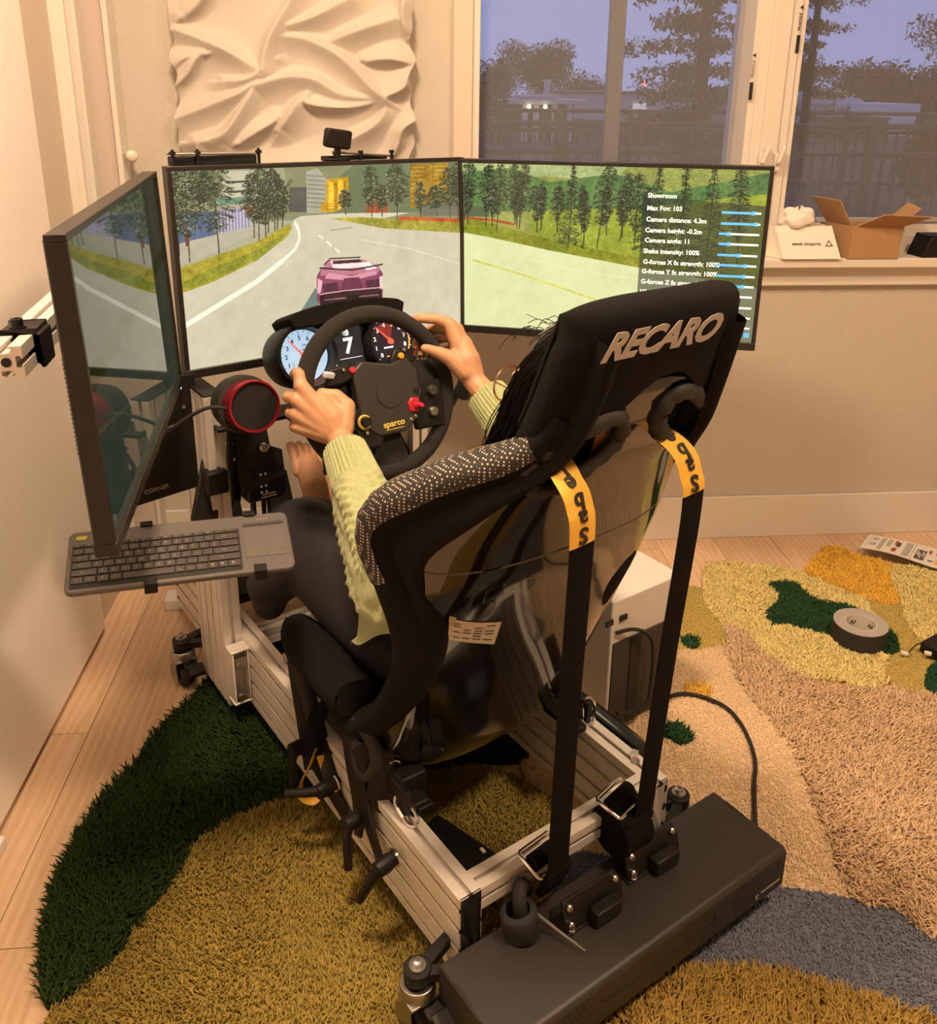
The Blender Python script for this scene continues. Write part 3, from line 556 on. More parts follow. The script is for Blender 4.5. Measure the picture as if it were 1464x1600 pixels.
# carabiner links and nuts in the rail slots
def shackle(x, y, z, lab, tilt):
    t = thing('chain_link', lab, 'link', (x, y, z), RIG, group='steel quick links on the side rails')
    A = Vector((0, math.sin(tilt), math.cos(tilt))); Bx = Vector((.8, -.6*math.cos(tilt), .6*math.sin(tilt)))
    loop = [Vector((x, y, z+.028))+A*(.018*math.cos(a)+(.010 if math.cos(a) > 0 else -.013))*1.0+Bx.normalized()*.0105*math.sin(a) for a in [2*math.pi*i/24 for i in range(24)]]
    part('link', M().tube(loop, .0032, 8, closed=True), CHROME, t)
    part('sleeve', M().cyl(Vector((x, y, z+.028))-Bx.normalized()*.0105-A*.009, Vector((x, y, z+.028))-Bx.normalized()*.0105+A*.009, .0048, n=8), CHROME, t)
    part('eye_bolt', M().tube([Vector((x, y, z+.003))+Vector((0, .009*math.sin(a), .006+.008*math.cos(a))) for a in [2*math.pi*i/14 for i in range(14)]], .0028, 6, closed=True).cyl((x, y, z-.002), (x, y, z+.004), .006), CHROME, t)
shackle(.426, .187, ZR, 'steel quick link standing in the slot of the right side rail', .1)
shackle(.020, .186, ZR-.012, 'steel quick link lying on the left side rail by the clamp levers', 1.25)
t = thing('slot_nut', 'small silver square bolt head in the right rail slot', 'bolt', (.426, .066, ZR), RIG)
part('head', M().box((.430, .069, ZR+.008), (.012, .012, .016), Matrix.Rotation(.5, 3, 'Z')), CHROME, t, .001)
part('washer', M().cyl((.426, .062, ZR), (.426, .062, ZR+.003), .008), STEEL, t)
solo('rail_cover', M().tube([(.465, .42, .20), (.468, .25, .205), (.470, .08, .20)], [(.018, .025)]*3, 8), GLOSSB, 'glossy black slider tube beside the right side rail', 'slider', (.467, .25, .19), RIG, angle=50)

# ================================================================== SEAT SIDE BRACKETS, CLAMP LEVERS
def lever(t, c, ax, hang, L=.075):
    c = Vector(c); A = Vector(ax).normalized(); Hh = Vector(hang).normalized()
    l_ = part('clamp_lever', M().tube([c-A*.012, c+A*.004, c+A*.022], [.012, .015, .013], 12).tube([c+A*.012, c+A*.02+Hh*.02, c+A*.024+Hh*L], [.011, .0085, .0075], 8), BLACK, t, angle=50, label='black ratchet clamp lever')
    part('washer', M().cyl(c-A*.016, c-A*.012, .0165, n=16), CHROME, l_)
t = thing('seat_bracket', 'black A-shaped steel seat bracket with clamp levers bolted to the left rail', 'bracket', (.0, .44, .13), RIG)
part('strut', M().tube([(-.006, .545, .335), (-.012, .475, .12)], [(.015, .004)]*2, 6, flat=(.89, -.45, 0)), BLACKM, t)
part('strut', M().tube([(-.004, .540, .34), (-.012, .385, .145)], [(.015, .004)]*2, 6, flat=(.89, -.45, 0)), BLACKM, t)
part('foot_plate', M().plate([(0, 0), (.14, -.03), (.15, .01), (.02, .055)], (-.006, .49, .115), (0, -1, 0), (0, .1, 1), .005), BLACKM, t, .002)
part('cross_tube', M().tube([(-.02, .54, .335), (.06, .545, .345), (.10, .55, .35)], .0135, 12), BLACKM, t)
part('end_bolt', M().lathe([(0, 0), (.011, 0), (.011, .006), (0, .008)], (-.020, .54, .335), (-1, 0, 0), 12), STEEL, t)
lever(t, (-.030, .482, .175), (-1, -.1, .1), (.0, -.05, -1)); lever(t, (-.024, .385, .150), (-1, -.1, .0), (-.6, .6, -.15), .06)
t = thing('seat_bracket', 'black steel seat bracket with two clamp levers beside the seat on the left rail', 'bracket', (.0, .24, .15), RIG)
part('side_plate', M().plate([(0, .12), (.055, .14), (.09, .10), (.075, .04), (.095, -.03), (.12, -.07), (.10, -.09), (.06, -.045), (.045, -.085), (.02, -.095), (.025, -.03), (.01, .03)], (-.010, .335, .205), (0, -1, 0), (.05, .2, 1), .006), BLACKM, t, .002)
part('side_body', M().plate([(-.040,.085),(-.028,.097),(.036,.085),(.027,.038),(.030,-.01),(.047,-.019),(.036,-.085),(.004,-.060),(-.024,-.01),(-.014,.024),(-.033,.047)], (.004, .243, .232), (.89, -.45, 0), (.0, .12, .99), -.022), BLACKM, t, .003)
part('hook', M().tube(spline([(-.005, .315, .335), (.01, .30, .318), (.04, .285, .322), (.05, .28, .330)], 4), .003, 6), CHROME, t)
part('spring', M().tube([(.03+.0105*math.cos(a), .235+.002*a, .275+.0105*math.sin(a)) for a in np.linspace(0, 25, 90)], .0016, 5), CHROME, t)
part('lower_block', M().box((.05, .25, .245), (.05, .09, .05)).box((.045, .20, .225), (.03, .05, .03)), BLACKM, t, .004)
lever(t, (-.028, .275, .165), (-1, -.15, .1), (-.05, -.25, -1), .078); lever(t, (-.028, .165, .165), (-1, -.1, -.1), (-.25, .35, -1), .078)
part('release_strap', M().tube(spline([(.04, .30, .37), (.0, .37, .345), (-.02, .415, .29), (-.03, .42, .235), (-.032, .418, .20)], 6), [(.016, .0016)]*25, 6, flat=(.89, -.45, 0)), WEBBING, t, angle=50)
lp_ = [(-.026, .418, .215), (-.040, .425, .175), (-.056, .433, .135), (-.054, .432, .108), (-.036, .423, .096), (-.018, .414, .112), (-.014, .412, .145), (-.022, .416, .20)]
part('pull_loop', M().tube(spline(lp_, 6), [(.0075, .0015)]*43, 6, flat=(.80, .30, .45)), YELLOW, t, angle=50, label='yellow fabric pull loop')
# electronics tucked between the rails
t = thing('wiring_box', 'black control box with loose connectors on the rug between the rails', 'control box', (.12, .20, .05), RIG)
part('case', M().box((.125, .20, .055), (.085, .15, .045), Matrix.Rotation(.25, 3, 'Z')), BLACK, t, .004)
part('connector', M().box((.15, .125, .07), (.05, .04, .03)).box((.10, .135, .072), (.03, .03, .025)), BLACKM, t, .003)
part('lead', M().tube(spline([(.12, .11, .06), (.14, .06, .03), (.10, .03, .02), (.07, .06, .02)], 6), .004, 6), RUBBER, t)
part('led_window', M().box((.165, .165, .078), (.006, .012, .002)), WINK, t)

# ================================================================== REAR CONTROL CASE
t = thing('amplifier_case', 'long low matte black steel case mounted across the rear of the rig', 'case', (.258, -.09, .055), RIG)
CX0, CX1, CY0, CY1, CZ0, CZ1 = -.045, .560, -.172, -.012, .055, .135
CASE = mat('matte_black_case', (.022, .019, .018), .42, bump=.12, bscale=1800)
r_ = .012; prof = [(CY1, CZ0), (CY1, CZ1-.002), (CY1-.002, CZ1)]+[(CY0+r_-r_*math.sin(a), CZ1-r_+r_*math.cos(a)) for a in np.linspace(0, math.pi/2, 7)]+[(CY0, CZ0)]
part('shell', M().prism(prof, lambda a, b: (CX0, a, b), lambda a, b: (CX1, a, b)), CASE, t, .0012, angle=30)
part('end_plate', M().prism([(a*.985-.002, b*.96+.003) for a, b in prof], lambda a, b: (CX0-.0015, a, b), lambda a, b: (CX0+.001, a, b)), CASE, t)
part('end_plate', M().prism([(a*.985-.002, b*.96+.003) for a, b in prof], lambda a, b: (CX1-.001, a, b), lambda a, b: (CX1+.0015, a, b)), CASE, t)
part('front_slot', M().box((.262, CY0, .094), (.245, .002, .006)), INK, t, .0005)
for xx, yy, ro in ((CX0+.003, -.07, 0), (CX1-.003, -.062, 0)): part('lid_tab', M().box((xx, yy, CZ1), (.004, .040, .0022)), INK, t)
for side, cx_ in (('a', .458), ('b', .068)):
    g = M()
    for i in range(-4, 5):
        for j in range(-3, 4):
            xx, zz = cx_+i*.0095+(j % 2)*.00475, .096+j*.0082
            if (abs(i)+abs(j)*.5) < 4.6: g.cyl((xx, CY0+.0006, zz), (xx, CY0-.0003, zz), .0031, n=6)
    part('vent_holes', g, INK, t, kind='stuff')
part('screw', M().cyl((.380, CY0, .10), (.380, CY0-.001, .10), .004, n=8).cyl((.380, CY0, .083), (.380, CY0-.001, .083), .004, n=8).cyl((.135, CY0, .10), (.135, CY0-.001, .10), .004, n=8), INK, t)
part('front_seam', M().box((.505, CY0, .100), (.075, .001, .0016)).box((.543, CY0, .112), (.0016, .001, .022)), INK, t)
part('logo_mark', M().plate([(0, 0), (.006, 0), (.004, .006), (.008, .006), (.002, .014), (.003, .008), (-.001, .008)], (.487, CY0-.0002, .066), (1, 0, 0), (0, 0, 1), .0004), GREYINK, t)
part('logo_line', M().box((.526, CY0-.0003, .0735), (.050, .0004, .004)), GREYINK, t)
# harness anchor brackets with retractor reels on the case
def anchor(cx, cy, lab, dy):
    t = thing('belt_anchor', lab, 'bracket', (cx, cy, CZ1), RIG, group='harness anchors on the black case')
    part('base_plate', M().plate([(-.062, -.028), (.050, -.028), (.062, -.016), (.062, .024), (-.05, .024), (-.062, .010)], (cx, cy, CZ1), (1, 0, 0), (0, 1, 0), .004), BLACKM, t, .001)
    h = .052
    part('side_plate', M().plate([(-.060, 0), (.060, 0), (.060, h*.6), (.048, h), (-.060, h)], (cx, cy-.020+dy, CZ1+.004), (1, 0, 0), (0, .25, .97), .005), BLACKM, t, .001)
    part('slot_block', M().box((cx+.012, cy-.034+dy, CZ1+.017), (.052, .022, .026)), BLACK, t, .003)
    for q, (bx, bz) in enumerate(((-.050, .040), (-.050, .012), (.045, .040))):
        g = M(); bolt(g, (cx+bx, cy-.0255+dy+bz*.25, CZ1+.004+bz), (0, -.97, .25), .0058, .006); part('bolt', g, CHROME, t)
    g = M(); bolt(g, (cx-.048, cy-.024, CZ1+.004), (0, 0, 1), .006, .004); part('bolt', g, STEEL, t)
    g = M(); bolt(g, (cx+.052, cy-.020, CZ1+.004), (0, 0, 1), .005, .004); part('bolt', g, STEEL, t)
anchor(.198, -.060, 'black bolted belt anchor plate, the nearer one on the black case', 0)
anchor(.345, -.045, 'black bolted belt anchor plate, the farther one on the black case', .0)
def adjuster(cx, cy, cz, lab, tilt, yaw, reel):
    t = thing('belt_adjuster', lab, 'buckle', (cx, cy, cz), RIG, group='chrome framed belt adjusters')
    Mx = Matrix.Rotation(yaw, 3, 'Z') @ Matrix.Rotation(tilt, 3, 'X')
    fw_, fd = .033, .024; ring = [Mx @ Vector((fw_*sx, fd*sy, 0))+Vector((cx, cy, cz)) for sx, sy in ((-1, -.9), (-.9, -1), (.9, -1), (1, -.9), (1, .9), (.9, 1), (-.9, 1), (-1, .9))]
    part('frame', M().tube(ring, .0038, 8, closed=True), CHROME, t, angle=50)
    part('roller', M().tube([Mx @ Vector((-.027, 0, .003))+Vector((cx, cy, cz)), Mx @ Vector((.027, 0, .003))+Vector((cx, cy, cz))], .014, 12), WEBBING, t)
    if reel:
        part('belt_roll', M().tube([Vector((cx-.03, cy-.012, cz-.045)), Vector((cx+.03, cy-.012, cz-.045))], .044, 20).box((cx, cy-.02, cz-.03), (.058, .035, .05), Mx), WEBBING, t, .002)
    else:
        part('belt_tail', M().box((cx+.002, cy-.024, cz-.025), (.052, .012, .06), Mx), WEBBING, t, .002)
adjuster(.315, -.008, .245, 'chrome framed belt adjuster standing up between the two black straps', .25, .2, True)
adjuster(.150, -.012, .225, 'chrome framed belt adjuster half hidden behind the near black strap', .35, .1, False)
t = thing('cable_gland', 'short black plastic tube standing on the case by the rail end', 'tube', (.088, -.035, CZ1), RIG)
part('tube', M().lathe([(.026, 0), (.0285, .003), (.029, .040), (.027, .044), (.019, .046), (.018, .018), (0, .018)], (.088, -.040, CZ1), (-.12, .12, 1), 28), RUBBER, t, angle=50)
part('cable', M().tube(spline([(.088, -.036, CZ1+.03), (.09, -.028, CZ1+.06), (.105, -.015, CZ1+.062), (.125, -.005, CZ1+.03)], 6), .011, 10), RUBBER, t)
solo('cable_tie', M().tube([(.113, -.045, CZ1+.024), (.122, -.07, CZ1+.018), (.140, -.125, CZ1+.010)], [(.0026, .0012), (.0024, .001), (.0012, .0006)], 6), mat('grey_nylon', (.16, .155, .14), .4), 'cut grey cable tie end sticking out over the black case', 'cable tie', (.12, -.07, CZ1), RIG)
# ================================================================== RACING SEAT
SXC = .222
#       y     z     half-width depth
SP = [(.640, .285, .215, .105), (.560, .250, .226, .135), (.450, .225, .232, .158), (.350, .208, .232, .175), (.270, .212, .228, .180),
      (.214, .262, .222, .140), (.182, .355, .216, .075), (.150, .455, .212, .040), (.118, .550, .214, .026), (.090, .618, .226, .036),
      (.060, .682, .246, .072), (.030, .752, .264, .118), (-.006, .828, .220, .085), (-.047, .908, .150, .036), (-.082, 1.010, .124, .016), (-.108, 1.115, .120, .012)]
SPL = spline(SP, 5); NS = len(SPL)
def seat_row(i):
    a = SPL[max(i-1, 0)]; b = SPL[min(i+1, NS-1)]; d = Vector((0, b[0]-a[0], b[1]-a[1])).normalized()
    return Vector((0, SPL[i][0], SPL[i][1])), Vector((0, -d.z, d.y))*-1, SPL[i][2], SPL[i][3]
def seat_pt(i, t, dw=0, off=0, dd=0):
    P, N, w_, d = seat_row(i); ph = abs(t)*math.pi/2
    x = math.copysign((w_+dw)*math.sin(ph)**.72, t); o = (d+dd)*(1-math.cos(ph)**.72)
    hs = min(1, max(0, (P.z-.84)/.10)); hs = hs*hs*(3-2*hs)      # the head section sits a little to the right
    return P+N*(o+off)+Vector((SXC+x+.022*hs, 0, 0))
_P, _N, _, _ = seat_row(NS//2)
SGN = 1 if _N.y > 0 else -1
if SGN < 0:
    _old = seat_row
    def seat_row(i): P, N, a, b = _old(i); return P, -N, a, b
seat = thing('racing_seat', 'black bucket racing seat with glossy shell and fabric bolsters, back towards the viewer', 'seat', (SXC, .3, .236), RIG)
NT = 49
HOLES = [((.140, .916), 1), ((.326, .930), -1)]
def in_hole(i, j):
    if i > NS-13 and abs(-1+2*(j+.5)/(NT-1)) > .55: return True
    p = seat_pt(i, -1+2*(j+.5)/(NT-1))
    for (hx, hz), sg in HOLES:
        dx, dz = p.x-hx, p.z-hz; c_, s_ = math.cos(.62*sg), math.sin(.62*sg)
        a, b = dx*c_+dz*s_, -dx*s_+dz*c_
        if (abs(a)/.064)**2.4+(abs(b)/.031)**2.4 < 1: return True
    return False
NH = NS-5
sh = M().grid(NH, NT, lambda u, v: seat_pt(round(u*(NH-1)), -1+2*v), skip=in_hole)
# keep the glossy shell below the head cover
SHELL = mat('gloss_black_composite', (.0065, .006, .0055), .10, coat=.6)
o = part('shell', sh, SHELL, seat, angle=60)
sm = o.modifiers.new('thick', 'SOLIDIFY'); sm.thickness = .007; sm.offset = 0
# moulded crease across the lower back and rib on the side of the shell
i0 = min(range(NS), key=lambda i: abs(SPL[i][1]-.725) if SPL[i][0] < .2 else 9)
part('shell_crease', M().tube([seat_pt(i0, t, .001, -.001) for t in np.linspace(-.80, .45, 24)], [(.004, .0022)]*24, 6), SHELL, seat, angle=60)
part('shell_edge', M().tube([seat_pt(i, -1, .002) for i in range(0, 26)], .0045, 8).tube([seat_pt(i, 1, .002) for i in range(0, 62)], .0045, 8), SHELL, seat, angle=60)
# padded lining and edge bolsters
def lin_pt(u, v):
    i = round(u*(NS-6)); return seat_pt(i, -1+2*v, -.014, .016, -.010)
part('lining', M().grid(NS-5, 31, lin_pt), FABRIC, seat, angle=60)
def bol(side):
    pts, rr = [], []
    for i in range(0, 69):
        f = i/(NS-1); P = seat_pt(i, side, -.012, -.004) if side < 0 or i > 58 else seat_pt(i, side, -.046, .004)
        r0 = .040+.004*math.exp(-((f-.66)/.10)**2)-.006*math.exp(-((f-.42)/.1)**2)
        if i > 58: r0 *= 1-.38*min(1, (i-58)/12)
        if i < 7: r0 *= math.sqrt(max(.04, 1-((6.2-i)/6.4)**2))
        pts.append(P); rr.append((r0*1.12, r0*.80))
    return pts, rr
g = M()
for sd in (-1, 1):
    p_, r_ = bol(sd); g.tube(p_, r_, 16, flat=(1, 0, 0))
part('edge_bolster', g, FABRIC, seat, angle=60)
DOT = mat('dotted_mesh_fabric', (.02, .018, .017), .8)
n = DOT.node_tree.nodes; k = DOT.node_tree.links; tc = n.new('ShaderNodeTexCoord'); vo = n.new('ShaderNodeTexVoronoi'); vo.inputs['Scale'].default_value = 210; vo.inputs['Randomness'].default_value = .12
k.new(tc.outputs['Object'], vo.inputs['Vector']); cr = n.new('ShaderNodeValToRGB'); cr.color_ramp.elements[0].position = .26; cr.color_ramp.elements[0].color = (.55, .48, .42, 1); cr.color_ramp.elements[1].position = .34; cr.color_ramp.elements[1].color = (.022, .02, .018, 1)
k.new(vo.outputs['Distance'], cr.inputs[0]); k.new(cr.outputs[0], n['Principled BSDF'].inputs['Base Color'])
for sd in (-1, 1):
    p_, r_ = bol(sd); a0, a1 = 51, 66; q = M()
    q.tube(p_[a0:a1], [(a*1.02+.001, b*1.02+.001) for a, b in r_[a0:a1]], 20, flat=(1, 0, 0), caps=False)
    mid_ = 7*20; js = [j for j in range(20) if sum(q.v[mid_+k_][2]+q.v[mid_+(k_+1) % 20][2] for k_ in (j,))/2 > p_[a0+7].z-.004]
    keep = [f for n_, f in enumerate(q.f) if n_ % 20 in js]
    g = M().add(q.v, keep)
    part('shoulder_panel', g, DOT, seat, angle=60, label='dark mesh fabric with pale dots on the shoulder bolster')
# head cover: a pillow that wraps over the top of the shell, with an arch left open at the back
def head_pt(u, v):
    s = -1+2*u; S = math.copysign(abs(s)**.8, s); x = .152*S+.024
    th = .042*(1-abs(S)**6)**.5+.004
    zb = 1.018-.075*min(1, abs(x-.030)/.080)**2.2-.11*max(0, abs(S)-.55); zt = 1.128-.020*abs(S)**4; zf = .955
    q = v*3
    def wx(z): return 1+.14*min(1, max(0, (1.10-z)/.16))
    def yc(z): return np.interp(z, [.84, .92, .995, 1.065, 1.14], [-.010, -.045, -.074, -.096, -.113])+.030+.020*S*S
    if q < 1.3: z = zb+(zt-.035-zb)*q/1.3; return (SXC+.024+(x-.024)*wx(z), yc(z)-th, z)
    if q < 2: a = math.pi*(q-1.3)/.7; z = zt-.035+.035*math.sin(a); return (SXC+x, yc(z)-th*(.75*math.cos(a)+.25), z)
    z = zt-.035-(zt-.035-zf)*(q-2); return (SXC+.024+(x-.024)*wx(z), yc(z)+th*.5, z)
hc = part('head_cover', M().grid(41, 40, head_pt), FABRIC, seat, angle=70)
hs_ = hc.modifiers.new('thick', 'SOLIDIFY'); hs_.thickness = .006; hs_.offset = -1
lettering('RECARO', .052, GREYINK, hc, (SXC-.022, -.1235, 1.077), (1, .0, 0), (0, -.33, 1), ext=.0003, off=.0021, shear=.32, sx=1.0, space=.93)
# fabric wrapping from the edge bolsters round the back of the wings
for sd in (-1, 1):
    W0, W1 = (36 if sd < 0 else 56), NS-3
    def wing(u, v, sd=sd):
        f = W0+u*(W1-W0); i = int(round(f)); t0 = np.interp(f/5, [7.2, 8, 9, 10, 11, 12, 13, 14.5], [.93, .86, .79, .71, .64, .55, .50, .45])
        return seat_pt(i, sd*(t0+(1-t0)*v), .004, -.006-.020*math.sin(math.pi*min(1, .10+.9*v)))
    part('rear_wing_cover', M().grid(W1-W0+1, 10, wing), FABRIC, seat, angle=60)
# padded rings round the two shoulder belt openings
for (hx, hz), sg in HOLES:
    pts = []
    c_, s_ = math.cos(.62*sg), math.sin(.62*sg)
    for q in range(36):
        a = 2*math.pi*q/36; ca, sa = math.cos(a), math.sin(a)
        pa, pb = .068*math.copysign(abs(ca)**.8, ca), .035*math.copysign(abs(sa)**.8, sa)
        x, z = hx+pa*c_-pb*s_, hz+pa*s_+pb*c_
        best = min((seat_pt(i, t) for i in range(45, NS-6) for t in np.linspace(-.9, .9, 31)), key=lambda p: (p.x-x)**2+(p.z-z)**2)
        pts.append((x, best.y-.006, z))
    part('belt_opening_ring', M().tube(pts, [(.0125, .011)]*36, 10, closed=True), mat('padded_rubber', (.014, .013, .012), .7, bump=.15, bscale=900), seat, angle=60)
# rear homologation label
lc = [seat_pt(i, t, .001, -.0045) for i in (36, 37, 38, 39) for t in np.linspace(-.62, -.30, 12)]
i1 = min(range(NS), key=lambda i: abs(SPL[i][1]-.60) if SPL[i][0] < .2 else 9)
def lab_pt(u, v, h=0): 
    f = i1+2.6-3.6*v-3.6*u; a = int(math.floor(f)); fr_ = f-a; t = -.52+.36*u
    return seat_pt(a, t, .001, -.0048-h).lerp(seat_pt(a+1, t, .001, -.0048-h), fr_)
sl = part('approval_label', M().grid(16, 5, lab_pt), mat('label_paper', (.56, .54, .46), .6), seat, label='pale printed approval sticker on the shell')
g = M()
for r in range(6):
    for c in range(4):
        if rng.random() < .75: g.grid(4, 2, lambda u, v, r=r, c=c: lab_pt(.10+.22*c+u*.16, .14+.13*r+v*.05, .0006))
part('print', g, mat('label_print', (.10, .09, .08), .7), sl)
part('hologram', M().grid(4, 3, lambda u, v: lab_pt(.01+u*.14, -.12+v*.45, .0005)), mat('hologram_gold', (.50, .44, .22), .35, .4), sl)
# mounting studs / crotch ring
part('side_opening_ring', M().tube([(-.006+.004*math.cos(2*a), .275+.036*math.cos(a), .305+.050*math.sin(a)) for a in [2*math.pi*i/28 for i in range(28)]], [(.012, .011)]*28, 8, closed=True), mat('padded_rubber', (.014, .013, .012), .7), seat, angle=60)
for sd in (-1, 1):
    part('mount_plate', M().box((SXC+sd*.200, .33, .245), (.012, .30, .045)), BLACKM, seat, .002)
    part('slider_rail', M().box((SXC+sd*.170, .35, .225), (.030, .36, .014)), BLACKM, seat, .002)
# ================================================================== HARNESS STRAPS (hang from the openings to the anchors)
def strap(x0, x1, ztop, zbot, ytop, ybot, lab, lz, text, xin):
    t = thing('harness_strap', lab, 'strap', (x1, ybot, zbot), RIG, group='black shoulder harness straps')
    path = spline([(xin, ytop+.10, ztop-.010), (xin*.5+x0*.5, ytop+.045, ztop+.012), (x0, ytop, ztop), (x0+.004, ytop-.020, ztop-.030), (x0*.8+x1*.2, ytop-.026, ztop-.09), ((x0+x1)/2, (ytop+ybot)/2-.016, (ztop+zbot)/2), (x1, ybot, zbot)], 8)
    L = len(path)
    part('webbing', M().tube(path, [(.0225, .0014)]*L, 8, flat=(1, .05, 0)), WEBBING, t, angle=50)
    a, b = 10, 34
    fine = spline(path[a:b], 3)
    # label only down to lz
    fine = [p for p in fine if p[2] > lz or p[1] > ytop-.001]
    lb = part('label_band', M().tube([(p[0], p[1]-.0006, p[2]+.0006) for p in fine], [(.0230, .0017)]*len(fine), 8, flat=(1, .05, 0)), YELLOW, t, angle=50, label='yellow printed label sewn on the strap')
    # stacked letters, read from the lower end upwards, heads pointing down
    P = [Vector(p) for p in fine]; cum = [0]
    for q in range(1, len(P)): cum.append(cum[-1]+(P[q]-P[q-1]).length)
    for q, ch in enumerate(text):
        s = cum[-1]-.016-.0225*q
        if s < .004: break
        k_ = max(1, min(len(P)-1, next(i for i in range(len(P)) if cum[i] >= s))); dirn = (P[k_]-P[k_-1]).normalized(); pos = P[k_-1].lerp(P[k_], (s-cum[k_-1])/max(1e-6, cum[k_]-cum[k_-1]))
        ex = Vector((-1, 0, 0)); nrm = ex.cross(dirn)
        lettering(ch, .033, INK, lb, pos+nrm*.0034, ex, dirn, ext=.0005, off=.0009)
    return t
strap(.116, .150, .892, .20, -.060, -.045, 'black harness strap with yellow label, the nearer of the two', .806, 'Sabelt', .138)
strap(.302, .338, .898, .17, -.076, -.040, 'black harness strap with yellow label, the farther of the two', .838, 'Sabelt', .29)
# ================================================================== STEERING WHEEL  (wheel plane: a right, b up the rim, c towards the driver)
WC, WA, WB = Vector((.222, .600, .798)), Vector((1, 0, 0)), Vector((0, .32, .947)).normalized()
WN = WA.cross(WB)                                    # towards the driver
def wp(a, b, c=0): return WC+WA*a+WB*b+WN*c
sw = thing('steering_wheel', 'black suede three-spoke racing simulator steering wheel with buttons', 'steering wheel', WC, RIG)
SUEDE = mat('black_suede', (.011, .010, .0095), .95, bump=.4, bscale=900, sheen=.05)
part('rim', M().tube([wp(.153*math.cos(a), .153*math.sin(a), 0) for a in [2*math.pi*i/64 for i in range(64)]], [(.0175, .0155)]*64, 14, closed=True), SUEDE, sw, angle=60)
HUB = [(-.062, -.052), (-.030, -.080), (.028, -.080), (.058, -.060), (.074, -.02), (.076, .035), (.056, .060), (.02, .052), (-.04, .066), (-.062, .050)]
hub = part('hub_cover', M().plate(HUB, wp(0, 0, .012), WA, WB, .020), mat('hub_black', (.022, .0195, .018), .5, bump=.05, bscale=400), sw, .004)
part('hub_disc', M().lathe([(.0, .0), (.030, 0), (.030, .0012), (0, .0012)], wp(.008, .0, .0325), WN, 32), mat('hub_black', (.02, .02, .02), .5), sw)
part('spoke', M().plate([(-.030, -.075), (.026, -.075), (.040, -.145), (-.046, -.148)], wp(0, 0, -.004), WA, WB, .012), SUEDE, sw, .003)
part('spoke', M().plate([(-.062, -.05), (-.055, .045), (-.140, .030), (-.146, -.028)], wp(0, 0, -.006), WA, WB, .012), SUEDE, sw, .003)
part('spoke', M().plate([(.060, .055), (.068, -.05), (.146, -.045), (.142, .045)], wp(0, 0, -.006), WA, WB, .012), SUEDE, sw, .003)
part('button_pod', M().plate([(-.118, .030), (-.105, .062), (-.060, .066), (-.050, .042), (-.085, .030)], wp(0, 0, .014), WA, WB, .014), BLACK, sw, .004)
part('button_pod', M().plate([(.020, .052), (.036, .078), (.074, .074), (.080, .050), (.05, .044)], wp(0, 0, .014), WA, WB, .014), BLACK, sw, .004)
part('button_pod', M().plate([(-.098, -.025), (-.062, -.018), (-.018, -.082), (-.03, -.10), (-.060, -.098)], wp(0, 0, .014), WA, WB, .016), BLACK, sw, .005)
part('button_pod', M().plate([(.052, .01), (.130, .005), (.126, -.085), (.060, -.085)], wp(0, 0, .004), WA, WB, .016), BLACK, sw, .004)
def knob(nm, a, b, r, h, m, lab=None, c=.026, r2=None):
    return part(nm, M().lathe([(r, 0), (r, h*.7), (r2 or r*.8, h), (0, h)], wp(a, b, c), WN, 18), m, sw, .0006, label=lab)
knob('push_button', -.061, .053, .0062, .006, mat('red_button', (.5, .02, .05), .4), 'red push button', .028)
knob('push_button', -.079, .056, .0035, .005, STEEL, None, .028)
knob('push_button', .046, .063, .0062, .006, mat('amber_button', (.75, .33, .03), .4), 'amber push button', .028)
knob('push_button', .055, .073, .0035, .005, STEEL, None, .028)
part('paddle_badge', M().box(wp(-.110, .052, .03), (.022, .012, .012), Matrix.Rotation(.3, 3, 'Y')), mat('blue_grey_badge', (.45, .50, .62), .3), sw, .003)
part('toggle_guard', M().plate([(-.012, -.014), (.004, -.018), (.014, -.006), (.012, .010), (-.004, .014), (-.014, .004)], wp(.054, -.032, .020), WA, WB, .016), mat('red_guard', (.40, .015, .03), .35), sw, .003, label='red guarded toggle switch')
knob('toggle', .058, -.036, .006, .022, mat('red_button', (.5, .02, .05), .4), None, .034, .004)
for a, b in ((.066, -.009), (.104, -.014)): knob('rotary_dial', a, b, .0105, .012, mat('dark_dial', (.035, .034, .034), .35), None, .02, .009)
knob('rotary_dial', .099, -.055, .010, .010, STEEL, 'silver rotary dial', .02); knob('push_button', .043, -.06, .0035, .004, STEEL, None, .03); knob('push_button', .053, -.055, .0035, .004, STEEL, None, .03)
knob('push_button', -.078, -.026, .0055, .005, STEEL, None, .03)
kr = part('rotary_knob', M().tube([wp(-.058+.0115*math.cos(a), -.046+.0115*math.sin(a), .034) for a in np.linspace(.6, 5.6, 22)], .0032, 6), mat('yellow_ring', (.45, .34, .05), .5), sw, label='black knob in a yellow ring')
part('knob_cap', M().lathe([(.009, 0), (.0085, .014), (0, .014)], wp(-.056, -.046, .030), WN, 14), BLACK, kr)
knob('push_button', -.056, -.067, .0042, .005, STEEL, None, .03)
lettering('sparco', .0165, mat('lemon_print', (.62, .50, .10), .6), hub, wp(.004, -.060, .0326), WA, WB, off=.0004, sx=1.05)
part('underline', M().box(wp(.004, -.0705, .0326), (.040, .0012, .001)), MATS['lemon_print'], hub)
part('column', M().cyl(wp(0, 0, -.004), wp(0, 0, -.11), .034, .042, 24), BLACKM, sw, .002)
for sd in (-1, 1): part('shift_paddle', M().plate([(sd*.05, -.03), (sd*.105, -.012), (sd*.108, .035), (sd*.05, .03)][::sd], wp(0, 0, -.03), WA, WB, .004), BLACK, sw, .001)
